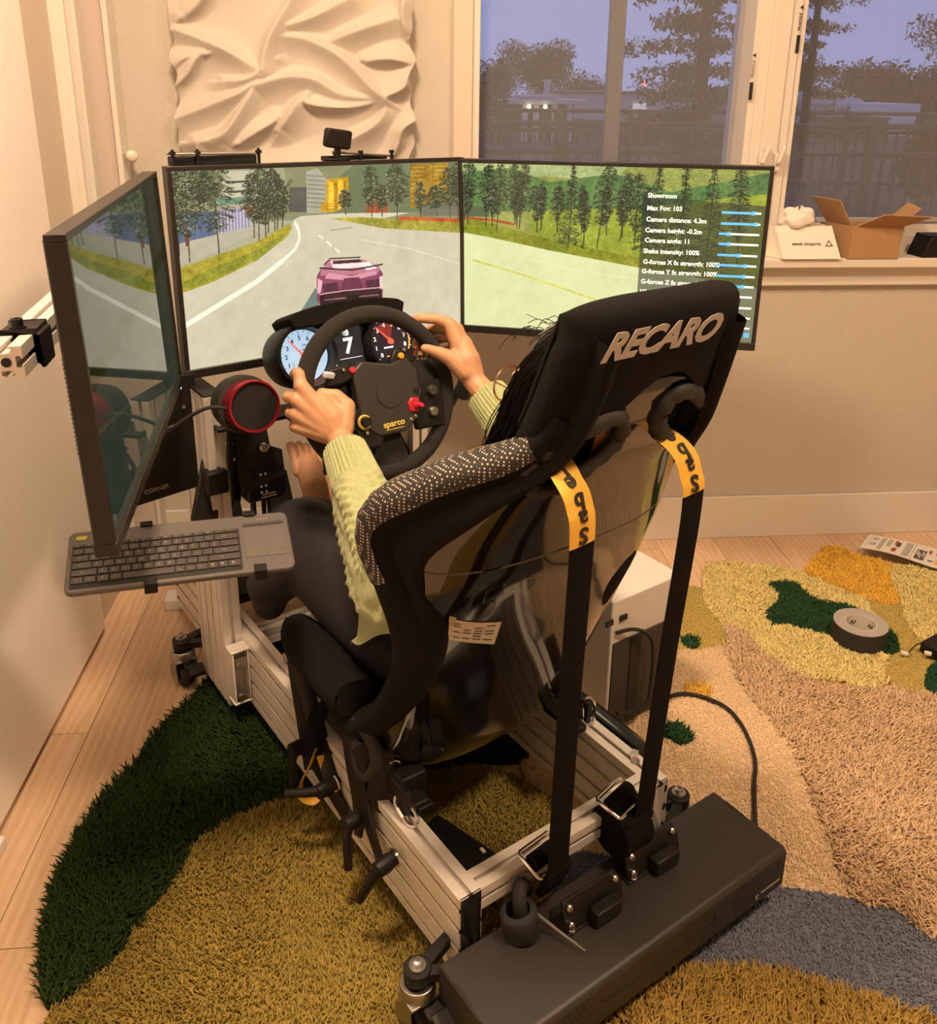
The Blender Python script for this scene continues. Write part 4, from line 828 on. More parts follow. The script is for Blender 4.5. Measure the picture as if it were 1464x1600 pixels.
part('coiled_lead', M().tube(spline([wp(-.05, -.09, .01), wp(-.062, -.125, -.01), wp(-.045, -.16, -.04), wp(-.01, -.17, -.09)], 8), .0032, 8).tube(spline([wp(-.036, -.09, .01), wp(-.07, -.12, -.02), wp(-.085, -.155, -.05), wp(-.08, -.18, -.1)], 8), .0032, 8).tube(spline([wp(-.045, -.09, .008), wp(-.028, -.13, -.02), wp(.0, -.15, -.03), wp(.01, -.17, -.07)], 8), .0032, 8), RUBBER, sw)
# wheel base motor
mo = thing('wheel_base', 'black direct drive wheel base motor behind the steering wheel', 'motor', wp(0, 0, -.12), RIG)
part('housing', M().lathe([(.045, -.11), (.070, -.115), (.072, -.13), (.072, -.26), (.066, -.27), (0, -.27)], wp(0, 0, 0), WN, 8), BLACKM, mo, .004, angle=25)
part('mount', M().box((.222, .80, .690), (.16, .13, .02)).box((.222, .74, .70), (.15, .008, .05)), BLACKM, mo, .003)
for a in range(8):
    g = M(); bolt(g, wp(.058*math.cos(a*.785+.39), .058*math.sin(a*.785+.39), -.113), WN, .0042, .004); part('bolt', g, STEEL, mo)
# ------------------------------------------------------------------ dashboard with two round gauges and a centre display
dash = thing('gauge_cluster', 'black dashboard pod with pale left tachometer, number display and dark right gauge', 'dashboard', (.238, .75, .85), RIG)
DB = Vector((0, .30, .954)).normalized(); DN = WA.cross(DB)
def dp(x, b, c=0): return Vector((.238, .752, .848))+WA*(x-.238)+DB*b+DN*c
GL, GR, GRAD = .138, .336, .052
for cx in (GL, GR):
    part('gauge_pod', M().lathe([(0, -.055), (GRAD+.010, -.055), (GRAD+.014, -.02), (GRAD+.014, .022), (GRAD+.011, .030), (GRAD+.004, .028), (GRAD+.0015, .004)], dp(cx, 0), DN, 40), BLACK, dash, angle=40)
part('housing', M().plate([(GL-.02, -.062), (GR+.02, -.062), (GR+.02, .052), (GR-.02, .076), (GL+.02, .076), (GL-.02, .052)], dp(0, 0, -.05)-WA*0+Vector((0, 0, 0))-Vector((0, 0, 0)), WA, DB, .052), BLACK, dash, .006)
HOODM = mat('matte_hood', (.008, .0075, .007), .9, spec=.1)
hp_ = [(GL-.030+(GR-GL+.06)*q/20, .072+.020*math.sin(math.pi*q/20)**.5) for q in range(21)]
part('hood', M().prism(hp_+[(GR+.022, .050), (GL-.022, .050)], lambda a, b: dp(a, b, -.058), lambda a, b: dp(a, b+.004, .040)), HOODM, dash, .003)
PALE = mat('pale_blue_dial', (.1, .12, .14), .4, emit=(.40, .57, .72), estr=.95); DARKD = mat('dark_dial_face', (.01, .01, .012), .25, emit=(.018, .012, .016), estr=1)
DINK = mat('dial_ink', (.01, .012, .03), .5, emit=(.015, .03, .09), estr=1); REDN = mat('red_needle', (.6, .05, .02), .4, emit=(.75, .10, .05), estr=1); WHN = mat('white_dial_print', (.6, .6, .6), .5, emit=(.75, .73, .70), estr=1)
def dial(cx, face, ink, nums, a0, a1, npts, needle, lab, redring):
    f = part('dial_face', M().lathe([(0, .004), (GRAD, .004), (GRAD, .0048), (0, .0048)], dp(cx, 0), DN, 40), face, dash, label=lab)
    part('trim_ring', M().tube([dp(cx+(GRAD+.0035)*math.cos(a), (GRAD+.0035)*math.sin(a), .022) for a in np.linspace(redring[0], redring[1], 30)], .0016, 6), RED, dash, label='thin red ring')
    for q, s in enumerate(nums):
        a = R(a0+(a1-a0)*q/npts)
        lettering(s, .0125, ink, f, dp(cx+.036*math.cos(a), .036*math.sin(a), .0052), WA, DB, ext=.0002, off=.0003)
    g = M()
    for q in range(npts*2+1):
        a = R(a0+(a1-a0)*q/(npts*2)); r0 = .044 if q % 2 == 0 else .047
        d1, d2 = Vector((math.cos(a), math.sin(a), 0)), Vector((-math.sin(a), math.cos(a), 0))*.0006
        g.add([dp(cx+(d1*r+d2*s_).x, (d1*r+d2*s_).y, .0053) for r, s_ in ((r0, -1), (.0505, -1), (.0505, 1), (r0, 1))], [(0, 1, 2, 3)])
    part('tick_marks', g, ink, f, angle=0)
    a = R(needle); d1, d2 = Vector((math.cos(a), math.sin(a), 0)), Vector((-math.sin(a), math.cos(a), 0))
    part('needle', M().add([dp(cx+q.x, q.y, .008) for q in (d1*-.008-d2*.0026, d1*.046-d2*.0009, d1*.046+d2*.0009, d1*-.008+d2*.0026)], [(0, 1, 2, 3)]).lathe([(0, .006), (.0065, .006), (.006, .010), (0, .010)], dp(cx, 0), DN, 16), REDN, f, angle=0)
    return f
f = dial(GL, PALE, DINK, '0123456', 232, 66, 6, 128, 'glowing pale blue tachometer face', (2.6, 5.2))
lettering('1/min', .006, DINK, f, dp(GL+.006, .021, .0052), WA, DB); lettering('x 1000 r/min', .0045, DINK, f, dp(GL+.006, .012, .0052), WA, DB)
lettering(':', .014, DINK, f, dp(GL-.024, -.012, .0052), WA, DB)
f = dial(GR, DARKD, WHN, '01234 789'.replace(' ', '56')[:10], 228, -48, 9, 132, 'dark tachometer face with white numbers', (-1.0, 4.3))
part('red_glow_sector', M().add([dp(GR, 0, .0051)]+[dp(GR+.042*math.cos(a), .042*math.sin(a), .0051) for a in np.linspace(R(70), R(130), 10)], [(0, i, i+1) for i in range(1, 10)]), mat('red_sector', (.2, .02, .02), .5, emit=(.13, .012, .014), estr=1), f, angle=0)
part('orange_arc', M().tube([dp(GR+.046*math.cos(a), .046*math.sin(a), .0055) for a in np.linspace(R(-38), R(10), 12)], .0016, 5), mat('orange_arc', (.8, .3, .05), .5, emit=(.8, .28, .05), estr=1), f)
part('badge', M().box(dp(GR-.004, -.030, .0055), (.020, .010, .001)), mat('orange_arc', (.8, .3, .05), .5), f, .002)
part('readout_bar', M().box(dp(GR-.006, -.012, .0055), (.022, .001, .0035)), WHN, f)
ds = part('centre_display', M().box(dp(.240, .004, .003), (.062, .004, .078), Matrix.Rotation(-.305, 3, 'X')), mat('display_glass', (.012, .012, .013), .2, emit=(.020, .020, .022), estr=1), dash, .001)
lettering('7', .044, WHN, ds, dp(.238, .004, .0075), WA, DB, off=.0012); lettering('\u2699', .014, WHN, ds, dp(.236, .032, .0075), WA, DB); lettering('2', .013, WHN, ds, dp(.239, .031, .0078), WA, DB, off=.0006)
part('display_line', M().box(dp(.240, -.020, .0068), (.050, .0008, .0010)).box(dp(.224, -.036, .0068), (.007, .0008, .003)).box(dp(.262, -.036, .0068), (.010, .0008, .003)).box(dp(.242, -.036, .0068), (.030, .0006, .0006)), WHN, ds, angle=0)
part('indicator_mark', M().box(dp(.205, -.03, .006), (.003, .001, .022), Matrix.Rotation(-.25, 3, 'Y')), WHN, dash)
# handbrake lever with black knob and red ring at the right of the wheel
t = thing('handbrake_lever', 'black knobbed lever with a red collar standing to the right of the wheel', 'lever', (.53, .77, .60), RIG)
part('stem', M().tube([(.500, .86, .655), (.530, .80, .66), (.545, .775, .72)], .010, 10), BLACKM, t)
part('grip', M().tube([(.545, .778, .680), (.547, .765, .715), (.549, .752, .755), (.549, .749, .768)], [.018, .022, .021, .010], 14), RUBBER, t, angle=60)
part('collar', M().tube([(.520+.034*math.cos(a), .80, .752+.036*math.sin(a)) for a in np.linspace(-.2, 1.7, 14)], .0045, 6), RED, t)
part('guard', M().box((.512, .83, .70), (.012, .07, .14)), BLACKM, t, .003)
# round canister with red rim left of the wheel
CA = Vector((.02, 1, -.22)).normalized(); CO = Vector((.002, .672, .793))
t = thing('round_canister', 'round black canister with a red metal rim left of the steering wheel', 'canister', CO, RIG)
part('red_rim', M().lathe([(.0455, .0), (.0485, .0), (.0495, .004), (.0485, .010), (.047, .045), (.044, .045), (.0445, .004), (.0455, .0)], CO, CA, 40), RED, t, angle=40)
part('mouth', M().lathe([(.0445, .004), (.043, .035), (.0, .037)], CO, CA, 36), mat('black_felt', (.006, .005, .005), .95), t, angle=50)
part('body', M().lathe([(.046, .044), (.055, .046), (.056, .052), (.055, .058), (.056, .064), (.055, .070), (.056, .076), (.055, .082), (.052, .10), (.0, .10)], CO, CA, 36), RUBBER, t, angle=25)
part('rear_lead', M().tube(spline([CO+Vector((-.03, .02, -.01)), CO+Vector((-.08, .04, -.0)), CO+Vector((-.15, .10, -.06)), CO+Vector((-.21, .13, -.11)), CO+Vector((-.225, .14, -.105))], 8), .0035, 8), RUBBER, t)
# black shifter unit on a plate below the canister
t = thing('shifter_unit', 'black bolted shifter block with white dots below the red rimmed canister', 'shifter', (.04, .80, .64), RIG)
part('mount_plate', M().plate([(-.038, -.02), (.058, -.005), (.060, .05), (.036, .062), (.034, .125), (-.030, .125), (-.042, .03)], (.035, .775, .600), (1, 0, 0), (0, .25, .97), .012), BLACKM, t, .003)
sb = part('body', M().box((.052, .80, .590), (.082, .07, .075)), BLACK, t, .006)
part('side_web', M().plate([(-.04, -.06), (.005, -.09), (.03, -.03), (.02, .07), (-.03, .10), (-.05, .02)], (-.005, .79, .64), (.6, .8, 0), (0, 0, 1), .008), BLACKM, t, .003)
g = M(); bolt(g, (.052, .768, .668), (0, -1, .2), .0105, .006); part('bolt', g, STEEL, t)
for q, (xx, zz) in enumerate(((-.014, .655), (-.016, .69))):
    g = M(); bolt(g, (xx, .775, zz), (-.4, -1, .2), .0075, .006); part('bolt', g, CHROME, t)
g = M()
for i in range(2):
    for j in range(4): g.cyl((.040+.010*i, .7652, .612-.013*j), (.040+.010*i, .7640, .612-.013*j), .0028, n=8)
part('white_dots', g, WHN if False else WINK, sb)
part('print_line', M().box((.055, .7645, .561), (.035, .001, .002)).box((.055, .7645, .567), (.028, .001, .002)), WINK, sb, angle=0)
part('link_rod', M().box((.045, .83, .52), (.006, .02, .09)).box((.068, .83, .52), (.006, .012, .09)), BLACKM, t, .001)
# black equipment panel between left monitor and upright
t = thing('equipment_panel', 'flat black panel with faint silver word hanging between left monitor and upright', 'panel', (-.12, .93, .64), RIG)
part('panel', M().plate([(-.21, .538), (-.028, .553), (-.028, .80), (-.15, .80)], (0, .908, 0), (1, 0, 0), (0, 0, 1), -.012), BLACK, t, .002)
lettering('CORNER', .0125, GREYINK, t, (-.128, .9075-.0008, .569), (1, 0, .08), (0, 0, 1))
part('scuff_line', M().box((-.080, .9068, .700), (.030, .0008, .0015), Matrix.Rotation(-.25, 3, 'Y')), GREYINK, t)
part('hex_screw', M().cyl((-.058, .907, .735), (-.058, .903, .735), .004, n=6), STEEL, t)

# ------------------------------------------------------------------ pedals
t = thing('pedal_set', 'chrome and black load cell pedal set on the pedal deck in front of the seat', 'pedals', (.22, 1.05, .24), RIG)
part('base_plate', M().box((.20, 1.08, .228), (.40, .24, .010)), BLACKM, t, .002)
for xx, lab in ((.075, 'clutch pedal'), (.205, 'brake pedal'), (.335, 'throttle pedal')):
    p = part('pedal', M().box((xx, 1.06, .40), (.058, .008, .13), Matrix.Rotation(-.42, 3, 'X')), BLACKM, t, .003, label=lab)
    part('arm', M().box((xx-.016, 1.09, .32), (.007, .014, .20), Matrix.Rotation(-.25, 3, 'X')).box((xx+.016, 1.09, .32), (.007, .014, .20), Matrix.Rotation(-.25, 3, 'X')), BLACKM, p, .001)
    part('spring', M().tube([(xx+.017*math.cos(a), 1.01+.0032*a, .315+.017*math.sin(a)) for a in np.linspace(0, 31, 120)], .0028, 6), CHROME, p)
    part('cylinder', M().cyl((xx, 1.00, .315), (xx, 1.13, .315), .0115, n=16).lathe([(0, -.012), (.020, -.012), (.020, .004), (0, .004)], (xx, 1.00, .315), (0, 1, 0), 20), STEEL, p, angle=40)
    part('clevis', M().box((xx-.030, 1.03, .275), (.010, .05, .06)).box((xx+.030, 1.03, .275), (.010, .05, .06)).cyl((xx-.04, 1.03, .295), (xx+.04, 1.03, .295), .007).ball((xx-.034, 1.02, .34), .012, 10).ball((xx+.034, 1.01, .33), .012, 10), CHROME, p, angle=40)
part('lead', M().tube(spline([(.10, .98, .24), (.16, .97, .29), (.25, .99, .28), (.30, 1.0, .24)], 8), .003, 6), CHROME, t)
# stowed items behind the pedals: chrome coil and dark hose bundle under the wheel
t = thing('hose_bundle', 'bundle of dark hoses and connectors beside the right upright', 'hoses', (.43, .95, .30), RIG)
for i in range(7):
    a = rng.uniform(-.03, .03, 6)
    part('hose', M().tube(spline([(.40+a[0], .98+a[1], .24), (.43+a[2], .95+a[3], .38), (.415+a[4]*1.4, .90+a[5], .50), (.40+a[0]*1.5, .92, .62)], 6), .0065, 8), mat(('hose_black', 'hose_rust', 'hose_grey')[i % 3], ((.02, .018, .016), (.30, .12, .06), (.18, .15, .13))[i % 3], .6), t, angle=60)
# ------------------------------------------------------------------ keyboard on its tray
KM = (Matrix.Translation((-.355, 1.369, 1.363-.735)) @ Matrix.Rotation(R(12.4), 4, 'Z') @ Matrix.Rotation(R(15.2), 4, 'X') @ Matrix.Rotation(R(1.4), 4, 'Y'))
kb = thing('keyboard', 'slim dark grey keyboard with touchpad clipped on a tray below the left monitor', 'keyboard', (0, 0, -.010), KM)
KG = mat('keyboard_grey', (.098, .089, .086), .42, bump=.05, bscale=1500); KEY = mat('key_grey', (.048, .043, .041), .45)
KP = mat('keyboard_well', (.006, .005, .005), .6)
def rrect(x0, y0, x1, y1, r, n=5):
    o = []
    for cx_, cy_, a0 in ((x1-r, y1-r, 0), (x0+r, y1-r, 90), (x0+r, y0+r, 180), (x1-r, y0+r, 270)):
        o += [(cx_+r*math.cos(R(a0+90*i/n)), cy_+r*math.sin(R(a0+90*i/n))) for i in range(n+1)]
    return o
def kplate(nm, poly, z0, z1, m, bev=0, lab=None, par=None): return part(nm, M().prism(poly, lambda a, b: (a, b, z0), lambda a, b: (a, b, z1)), m, par or kb, bev, label=lab)
kplate('body', rrect(-.177, -.070, .177, .070, .013), -.010, 0, KG, .0025)
kplate('key_well', rrect(-.170, -.063, .093, .0375, .004), -.0005, .0004, KP)
keyrows = [('F', [.0165]*15+[0], .006), ('1234567890-=', None, .0145), ('QWERTYUIOP[]', None, .0145), ('ASDFGHJKL;\'', None, .0145), ('ZXCVBNM,./', None, .0145), (' ', None, .0145)]
ky = .0355; KPITCH = .01715
layout = [[(1, 'Esc')]+[(1, 'F%d' % i) for i in range(1, 13)]+[(1, ''), (1.3, '')],
 [(1, '`')]+[(1, c) for c in '1234567890-=']+[(2.3, 'Back')], [(1.5, 'Tab')]+[(1, c) for c in 'QWERTYUIOP[]']+[(1.8, '\\')],
 [(1.8, 'Caps')]+[(1, c) for c in "ASDFGHJKL;'"]+[(2.5, 'Enter')], [(2.3, 'Shift')]+[(1, c) for c in 'ZXCVBNM,./']+[(3.0, 'Shift')],
 [(1.2, 'fn'), (1.2, 'ctrl'), (1.2, '\u25a6'), (1.2, 'alt'), (5.0, ''), (1, 'alt'), (1, 'fn'), (1.2, 'ctrl'), (1.0, '\u25c4'), (1.0, '\u25bc'), (1.3, '\u25ba')]]
KINK = mat('key_legend', (.30, .27, .25), .6)
for ri, row in enumerate(layout):
    h = .0075 if ri == 0 else .0148; tot = sum(w_ for w_, _ in row); x = -.1685; sc = .2595/tot
    for w_, s in row:
        wd_ = w_*sc
        ko = kplate('key', rrect(x+.0009, ky-h+.0009, x+wd_-.0009, ky-.0009, .0014, 2), .0004, .0030, KEY, .0006)
        if s: lettering(s, .0062 if len(s) == 1 else .0038, KINK, ko, (x+wd_*.42, ky-h*.48, .00305), (1, 0, 0), (0, 1, 0), name='legend', ext=.00005)
        x += wd_
    ky -= h+.0016
for i in range(3): kplate('media_key', rrect(.100+.0232*i, .0395, .1222+.0232*i, .0455, .002, 3), .0, .0022, KEY, .0006)
kplate('touchpad', rrect(.0985, -.024, .1695, .034, .004), .0, .0006, mat('touchpad_grey', (.10, .092, .087), .5), .0003)
kplate('touchpad_button', rrect(.0985, -.037, .1335, -.0255, .003), .0, .0010, mat('touchpad_grey', (.10, .092, .087), .5), .0003)
kplate('touchpad_button', rrect(.1345, -.037, .1695, -.0255, .003), .0, .0010, mat('touchpad_grey', (.10, .092, .087), .5), .0003)
kplate('touchpad_line', [(.0985, -.0252), (.1695, -.0252), (.1695, -.0246), (.0985, -.0246)], .0006, .0012, mat('ochre_line', (.32, .24, .06), .5))
kplate('power_key', rrect(-.166, .048, -.148, .0575, .0045), .0, .0015, mat('lime_key', (.42, .40, .03), .45), .0006, 'yellow oval key')
lettering('logitech', .0062, KINK, kb, (.134, .056, .0003), (1, 0, 0), (0, 1, 0), ext=.00005)
kt = thing('keyboard_tray', 'thin black clip tray holding the keyboard on the rig', 'tray', (0, 0, -.02), KM)
part('tray_plate', M().box((.0, -.005, -.0165), (.34, .10, .004)), BLACKM, kt, .001)
for cx_ in (-.05, .120):
    part('clip', M().box((cx_, -.0725, -.006), (.020, .005, .022)).box((cx_, -.066, .0035), (.020, .015, .003)), BLACK, kt, .001)
    part('clip', M().box((cx_-.006, .0725, -.006), (.020, .005, .022)).box((cx_-.006, .069, .0035), (.020, .010, .003)), BLACK, kt, .001)
part('tray_stalk', M().cyl((.07, .03, -.018), (.075, .06, -.12), .012, n=12), BLACKM, kt)
# ================================================================== MONITORS
SCR_MAIN=[
('p',(120,122,95),[(-0.02,-0.082),(1.033,-0.043),(1.034,0.353),(-0.041,0.232)]),
('p',(95,105,80),[(0.604,-0.025),(1.033,-0.024),(1.033,0.295),(0.504,0.259),(0.463,0.135)]),
('p',(140,140,115),[(0.011,-0.015),(0.34,-0.02),(0.361,0.227),(-0.002,0.19)]),
('l',(92,94,70),5,[(0.004,0.099),(0.064,0.012)]),
('l',(92,94,70),5,[(0.042,0.123),(0.102,0.054)]),
('l',(92,94,70),5,[(0.082,0.149),(0.142,0.097)]),
('l',(92,94,70),5,[(0.122,0.174),(0.182,0.142)]),
('l',(92,94,70),5,[(0.163,0.2),(0.23,0.059)]),
('l',(92,94,70),5,[(0.211,0.131),(0.272,0.104)]),
('l',(92,94,70),5,[(0.254,0.157),(0.316,0.15)]),
('l',(92,94,70),5,[(0.298,0.184),(0.366,0.065)]),
('p',(170,168,150),[(0.149,0.011),(0.257,0.007),(0.249,0.167),(0.14,0.166)]),
('l',(60,70,60),3,[(0.159,0.064),(0.25,0.061)]),
('l',(60,70,60),3,[(0.157,0.111),(0.248,0.112)]),
('p',(88,125,105),[(0.112,0.145),(0.234,0.136),(0.232,0.188),(0.119,0.19)]),
('p',(82,95,125),[(-0.007,0.202),(0.124,0.203),(0.12,0.356),(-0.013,0.36)]),
('p',(170,160,175),[(0.125,0.197),(0.236,0.188),(0.227,0.285),(0.12,0.343)]),
('l',(110,112,150),2,[(0.13,0.2),(0.126,0.341)]),
('l',(110,112,150),2,[(0.14,0.199),(0.137,0.336)]),
('l',(110,112,150),2,[(0.15,0.198),(0.147,0.331)]),
('l',(110,112,150),2,[(0.16,0.198),(0.157,0.326)]),
('l',(110,112,150),2,[(0.17,0.197),(0.167,0.32)]),
('l',(110,112,150),2,[(0.179,0.196),(0.177,0.315)]),
('l',(110,112,150),2,[(0.189,0.195),(0.187,0.31)]),
('l',(110,112,150),2,[(0.199,0.194),(0.198,0.305)]),
('l',(110,112,150),2,[(0.209,0.193),(0.208,0.299)]),
('l',(110,112,150),2,[(0.22,0.192),(0.218,0.294)]),
('l',(70,80,110),1.5,[(0.015,0.204),(0.009,0.354)]),
('l',(70,80,110),1.5,[(0.035,0.205),(0.03,0.355)]),
('l',(70,80,110),1.5,[(0.056,0.207),(0.051,0.356)]),
('l',(70,80,110),1.5,[(0.076,0.208),(0.071,0.357)]),
('l',(70,80,110),1.5,[(0.097,0.209),(0.092,0.358)]),
('p',(150,145,128),[(0.12,0.177),(0.233,0.169),(0.232,0.188),(0.119,0.199)]),
('p',(185,70,45),[(0.214,0.173),(0.245,0.176),(0.242,0.231),(0.212,0.228)]),
('p',(160,155,140),[(-0.028,0.358),(0.243,0.287),(0.306,0.288),(0.037,0.448),(-0.034,0.452)]),
('p',(78,80,75),[(0.356,0.104),(0.415,0.105),(0.415,0.239),(0.35,0.232)]),
('p',(150,150,135),[(0.416,0.026),(0.456,0.008),(0.483,0.07),(0.477,0.252),(0.41,0.245)]),
('l',(120,120,108),2.2,[(0.418,0.046),(0.481,0.056)]),
('l',(120,120,108),2.2,[(0.417,0.069),(0.48,0.08)]),
('l',(120,120,108),2.2,[(0.416,0.092),(0.479,0.103)]),
('l',(120,120,108),2.2,[(0.415,0.115),(0.479,0.126)]),
('l',(120,120,108),2.2,[(0.414,0.138),(0.478,0.15)]),
('l',(120,120,108),2.2,[(0.413,0.162),(0.477,0.174)]),
('l',(120,120,108),2.2,[(0.412,0.185),(0.476,0.198)]),
('l',(120,120,108),2.2,[(0.412,0.208),(0.475,0.221)]),
('p',(170,130,30),[(0.483,0.07),(0.562,0.061),(0.558,0.219),(0.504,0.248),(0.459,0.244),(0.461,0.196),(0.479,0.184)]),
('p',(215,170,50),[(0.491,0.084),(0.509,0.085),(0.504,0.234),(0.486,0.233)]),
('p',(215,170,50),[(0.525,0.079),(0.543,0.077),(0.539,0.231),(0.52,0.233)]),
('p',(150,108,22),[(0.511,0.085),(0.523,0.086),(0.518,0.236),(0.507,0.235)]),
('p',(150,108,22),[(0.545,0.084),(0.555,0.085),(0.55,0.225),(0.541,0.224)]),
('l',(150,108,22),1.5,[(0.46,0.199),(0.505,0.204)]),
('l',(150,108,22),1.5,[(0.46,0.213),(0.505,0.217)]),
('l',(150,108,22),1.5,[(0.46,0.227),(0.504,0.231)]),
('p',(150,75,45),[(0.626,0.204),(0.706,0.197),(0.705,0.272),(0.625,0.268)]),
('p',(135,105,35),[(0.796,0.005),(0.952,0.005),(0.951,0.249),(0.793,0.256)]),
('l',(165,135,50),2,[(0.801,0.026),(0.852,0.025)]),
('l',(165,135,50),2,[(0.801,0.049),(0.852,0.049)]),
('l',(165,135,50),2,[(0.8,0.073),(0.851,0.072)]),
('l',(165,135,50),2,[(0.8,0.096),(0.851,0.096)]),
('l',(165,135,50),2,[(0.8,0.119),(0.851,0.119)]),
('l',(165,135,50),2,[(0.8,0.142),(0.851,0.143)]),
('l',(165,135,50),2,[(0.799,0.166),(0.851,0.166)]),
('l',(165,135,50),2,[(0.799,0.189),(0.85,0.19)]),
('l',(165,135,50),2,[(0.799,0.213),(0.85,0.214)]),
('l',(165,135,50),2,[(0.893,0.024),(0.949,0.023)]),
('l',(165,135,50),2,[(0.893,0.047),(0.949,0.047)]),
('l',(165,135,50),2,[(0.893,0.071),(0.949,0.071)]),
('l',(165,135,50),2,[(0.893,0.095),(0.949,0.095)]),
('l',(165,135,50),2,[(0.893,0.118),(0.949,0.118)]),
('l',(165,135,50),2,[(0.893,0.142),(0.948,0.142)]),
('l',(165,135,50),2,[(0.892,0.166),(0.948,0.167)]),
('l',(165,135,50),2,[(0.892,0.19),(0.948,0.191)]),
('l',(165,135,50),2,[(0.892,0.214),(0.948,0.215)]),
('l',(100,55,35),1.5,[(0.631,0.212),(0.63,0.261)]),
('l',(100,55,35),1.5,[(0.648,0.213),(0.646,0.263)]),
('l',(100,55,35),1.5,[(0.664,0.215),(0.663,0.265)]),
('l',(100,55,35),1.5,[(0.681,0.217),(0.68,0.266)]),
('l',(100,55,35),1.5,[(0.698,0.218),(0.697,0.268)]),
('p',(100,100,90),[(0.819,0.237),(1.006,0.224),(1.006,0.323),(0.831,0.304)]),
('p',(185,180,160),[(0.359,0.277),(0.392,0.257),(0.526,0.257),(0.793,0.282),(0.595,0.321)]),
('p',(140,135,55),[(0.48,0.28),(0.596,0.286),(0.741,0.313),(1.034,0.357),(1.034,0.434),(0.691,0.361),(0.548,0.323)]),
('p',(172,80,40),[(0.747,0.299),(1.034,0.345),(1.034,0.368),(0.746,0.32)]),
('p',(181,176,158),[(-0.067,0.623),(0.03,0.577),(0.235,0.463),(0.341,0.353),(0.366,0.278),(0.436,0.262),(0.503,0.286),(0.691,0.361),(1.034,0.434),(1.036,1.403),(-0.096,1.051)]),
('p',(150,140,50),[(-0.059,0.496),(0.096,0.431),(0.239,0.373),(0.348,0.293),(0.358,0.314),(0.341,0.359),(0.234,0.473),(0.089,0.562),(-0.01,0.602),(-0.067,0.617)]),
('p',(125,128,45),[(-0.026,0.566),(0.093,0.489),(0.237,0.419),(0.342,0.332),(0.323,0.377),(0.235,0.469),(0.03,0.577)]),
('l',(225,220,205),7,[(-0.011,0.774),(0.081,0.701),(0.229,0.584),(0.318,0.489)]),
('l',(225,220,205),4,[(0.318,0.489),(0.364,0.431),(0.381,0.378),(0.379,0.33),(0.367,0.285)]),
('l',(215,212,200),2.5,[(0.446,0.366),(0.463,0.389)]),
('l',(215,212,200),2.5,[(0.474,0.405),(0.491,0.432)]),
('l',(215,212,200),2.5,[(0.502,0.447),(0.52,0.475)]),
('l',(200,196,182),1.5,[(0.592,0.41),(0.79,0.493),(1.006,0.623)]),
('l',(150,145,130),2,[(0.489,0.347),(0.571,0.34)]),
('p',(95,112,110),[(0.397,0.719),(0.427,0.653),(0.442,0.736),(0.432,0.763),(0.363,0.791)]),
('p',(120,60,85),[(0.433,0.589),(0.448,0.556),(0.662,0.578),(0.678,0.618),(0.675,0.757),(0.657,0.788),(0.441,0.757),(0.429,0.725)]),
('p',(165,105,125),[(0.448,0.563),(0.477,0.511),(0.602,0.524),(0.667,0.578),(0.661,0.615),(0.447,0.592)]),
('p',(210,195,200),[(0.484,0.519),(0.589,0.525),(0.637,0.57),(0.494,0.564)]),
('p',(70,38,55),[(0.45,0.639),(0.503,0.638),(0.513,0.688),(0.455,0.687)]),
('p',(70,38,55),[(0.611,0.651),(0.665,0.646),(0.664,0.698),(0.614,0.696)]),
('p',(185,130,150),[(0.475,0.582),(0.558,0.612),(0.649,0.598),(0.656,0.621),(0.558,0.641),(0.46,0.609)]),
('p',(95,45,68),[(0.53,0.621),(0.587,0.624),(0.6,0.693),(0.518,0.689)]),
('p',(225,205,212),[(0.589,0.544),(0.625,0.542),(0.656,0.584),(0.617,0.592)]),
('p',(200,150,172),[(0.437,0.604),(0.453,0.622),(0.444,0.685),(0.432,0.69)]),
('p',(225,180,190),[(0.665,0.638),(0.678,0.633),(0.676,0.708),(0.664,0.713)]),
('p',(45,28,35),[(0.439,0.698),(0.537,0.696),(0.671,0.707),(0.673,0.761),(0.657,0.788),(0.441,0.757)]),
('l',(150,110,125),1.2,[(0.454,0.731),(0.536,0.733),(0.658,0.742)]),
('l',(25,20,22),1.5,[(0.519,0.518),(0.52,0.54)]),
('l',(25,20,22),1.5,[(0.585,0.521),(0.587,0.543)]),
('p',(60,35,48),[(0.495,0.518),(0.59,0.522),(0.604,0.542),(0.49,0.535)]),
('l',(190,150,165),1.5,[(0.439,0.695),(0.537,0.692),(0.672,0.7)]),
('p',(20,18,20),[(0.536,0.718),(0.584,0.724),(0.584,0.75),(0.536,0.744)]),
('l',(40,35,35),2.5,[(0.444,0.548),(0.564,0.58),(0.679,0.566)]),
('l',(40,35,35),2,[(0.46,0.533),(0.484,0.502),(0.595,0.512)]),
('l',(110,60,45),4,[(0.024,0.239),(0.027,0.366)]),
('t',(0.011,-0.015),(0.002,0.41),0.026,False),
('t',(0.084,-0.011),(0.086,0.199),0.041,False),
('t',(0.039,-0.026),(0.03,0.447),0.041,False),
('t',(0.119,-0.046),(0.12,0.422),0.066,False),
('t',(0.258,-0.015),(0.247,0.374),0.04,False),
('t',(0.298,-0.0),(0.278,0.334),0.029,False),
('t',(0.326,0.059),(0.308,0.321),0.021,False),
('t',(0.277,0.088),(0.269,0.357),0.029,False),
('t',(0.244,0.022),(0.232,0.352),0.037,False),
('t',(0.313,0.026),(0.3,0.327),0.025,False),
('t',(0.337,0.093),(0.326,0.31),0.017,False),
('t',(0.686,0.118),(0.682,0.295),0.022,False),
('t',(0.833,0.111),(0.836,0.319),0.021,False),
('t',(0.951,0.034),(0.959,0.333),0.033,False),
('t',(0.645,0.004),(0.643,0.312),0.028,False),
('t',(0.742,0.002),(0.741,0.316),0.04,False),
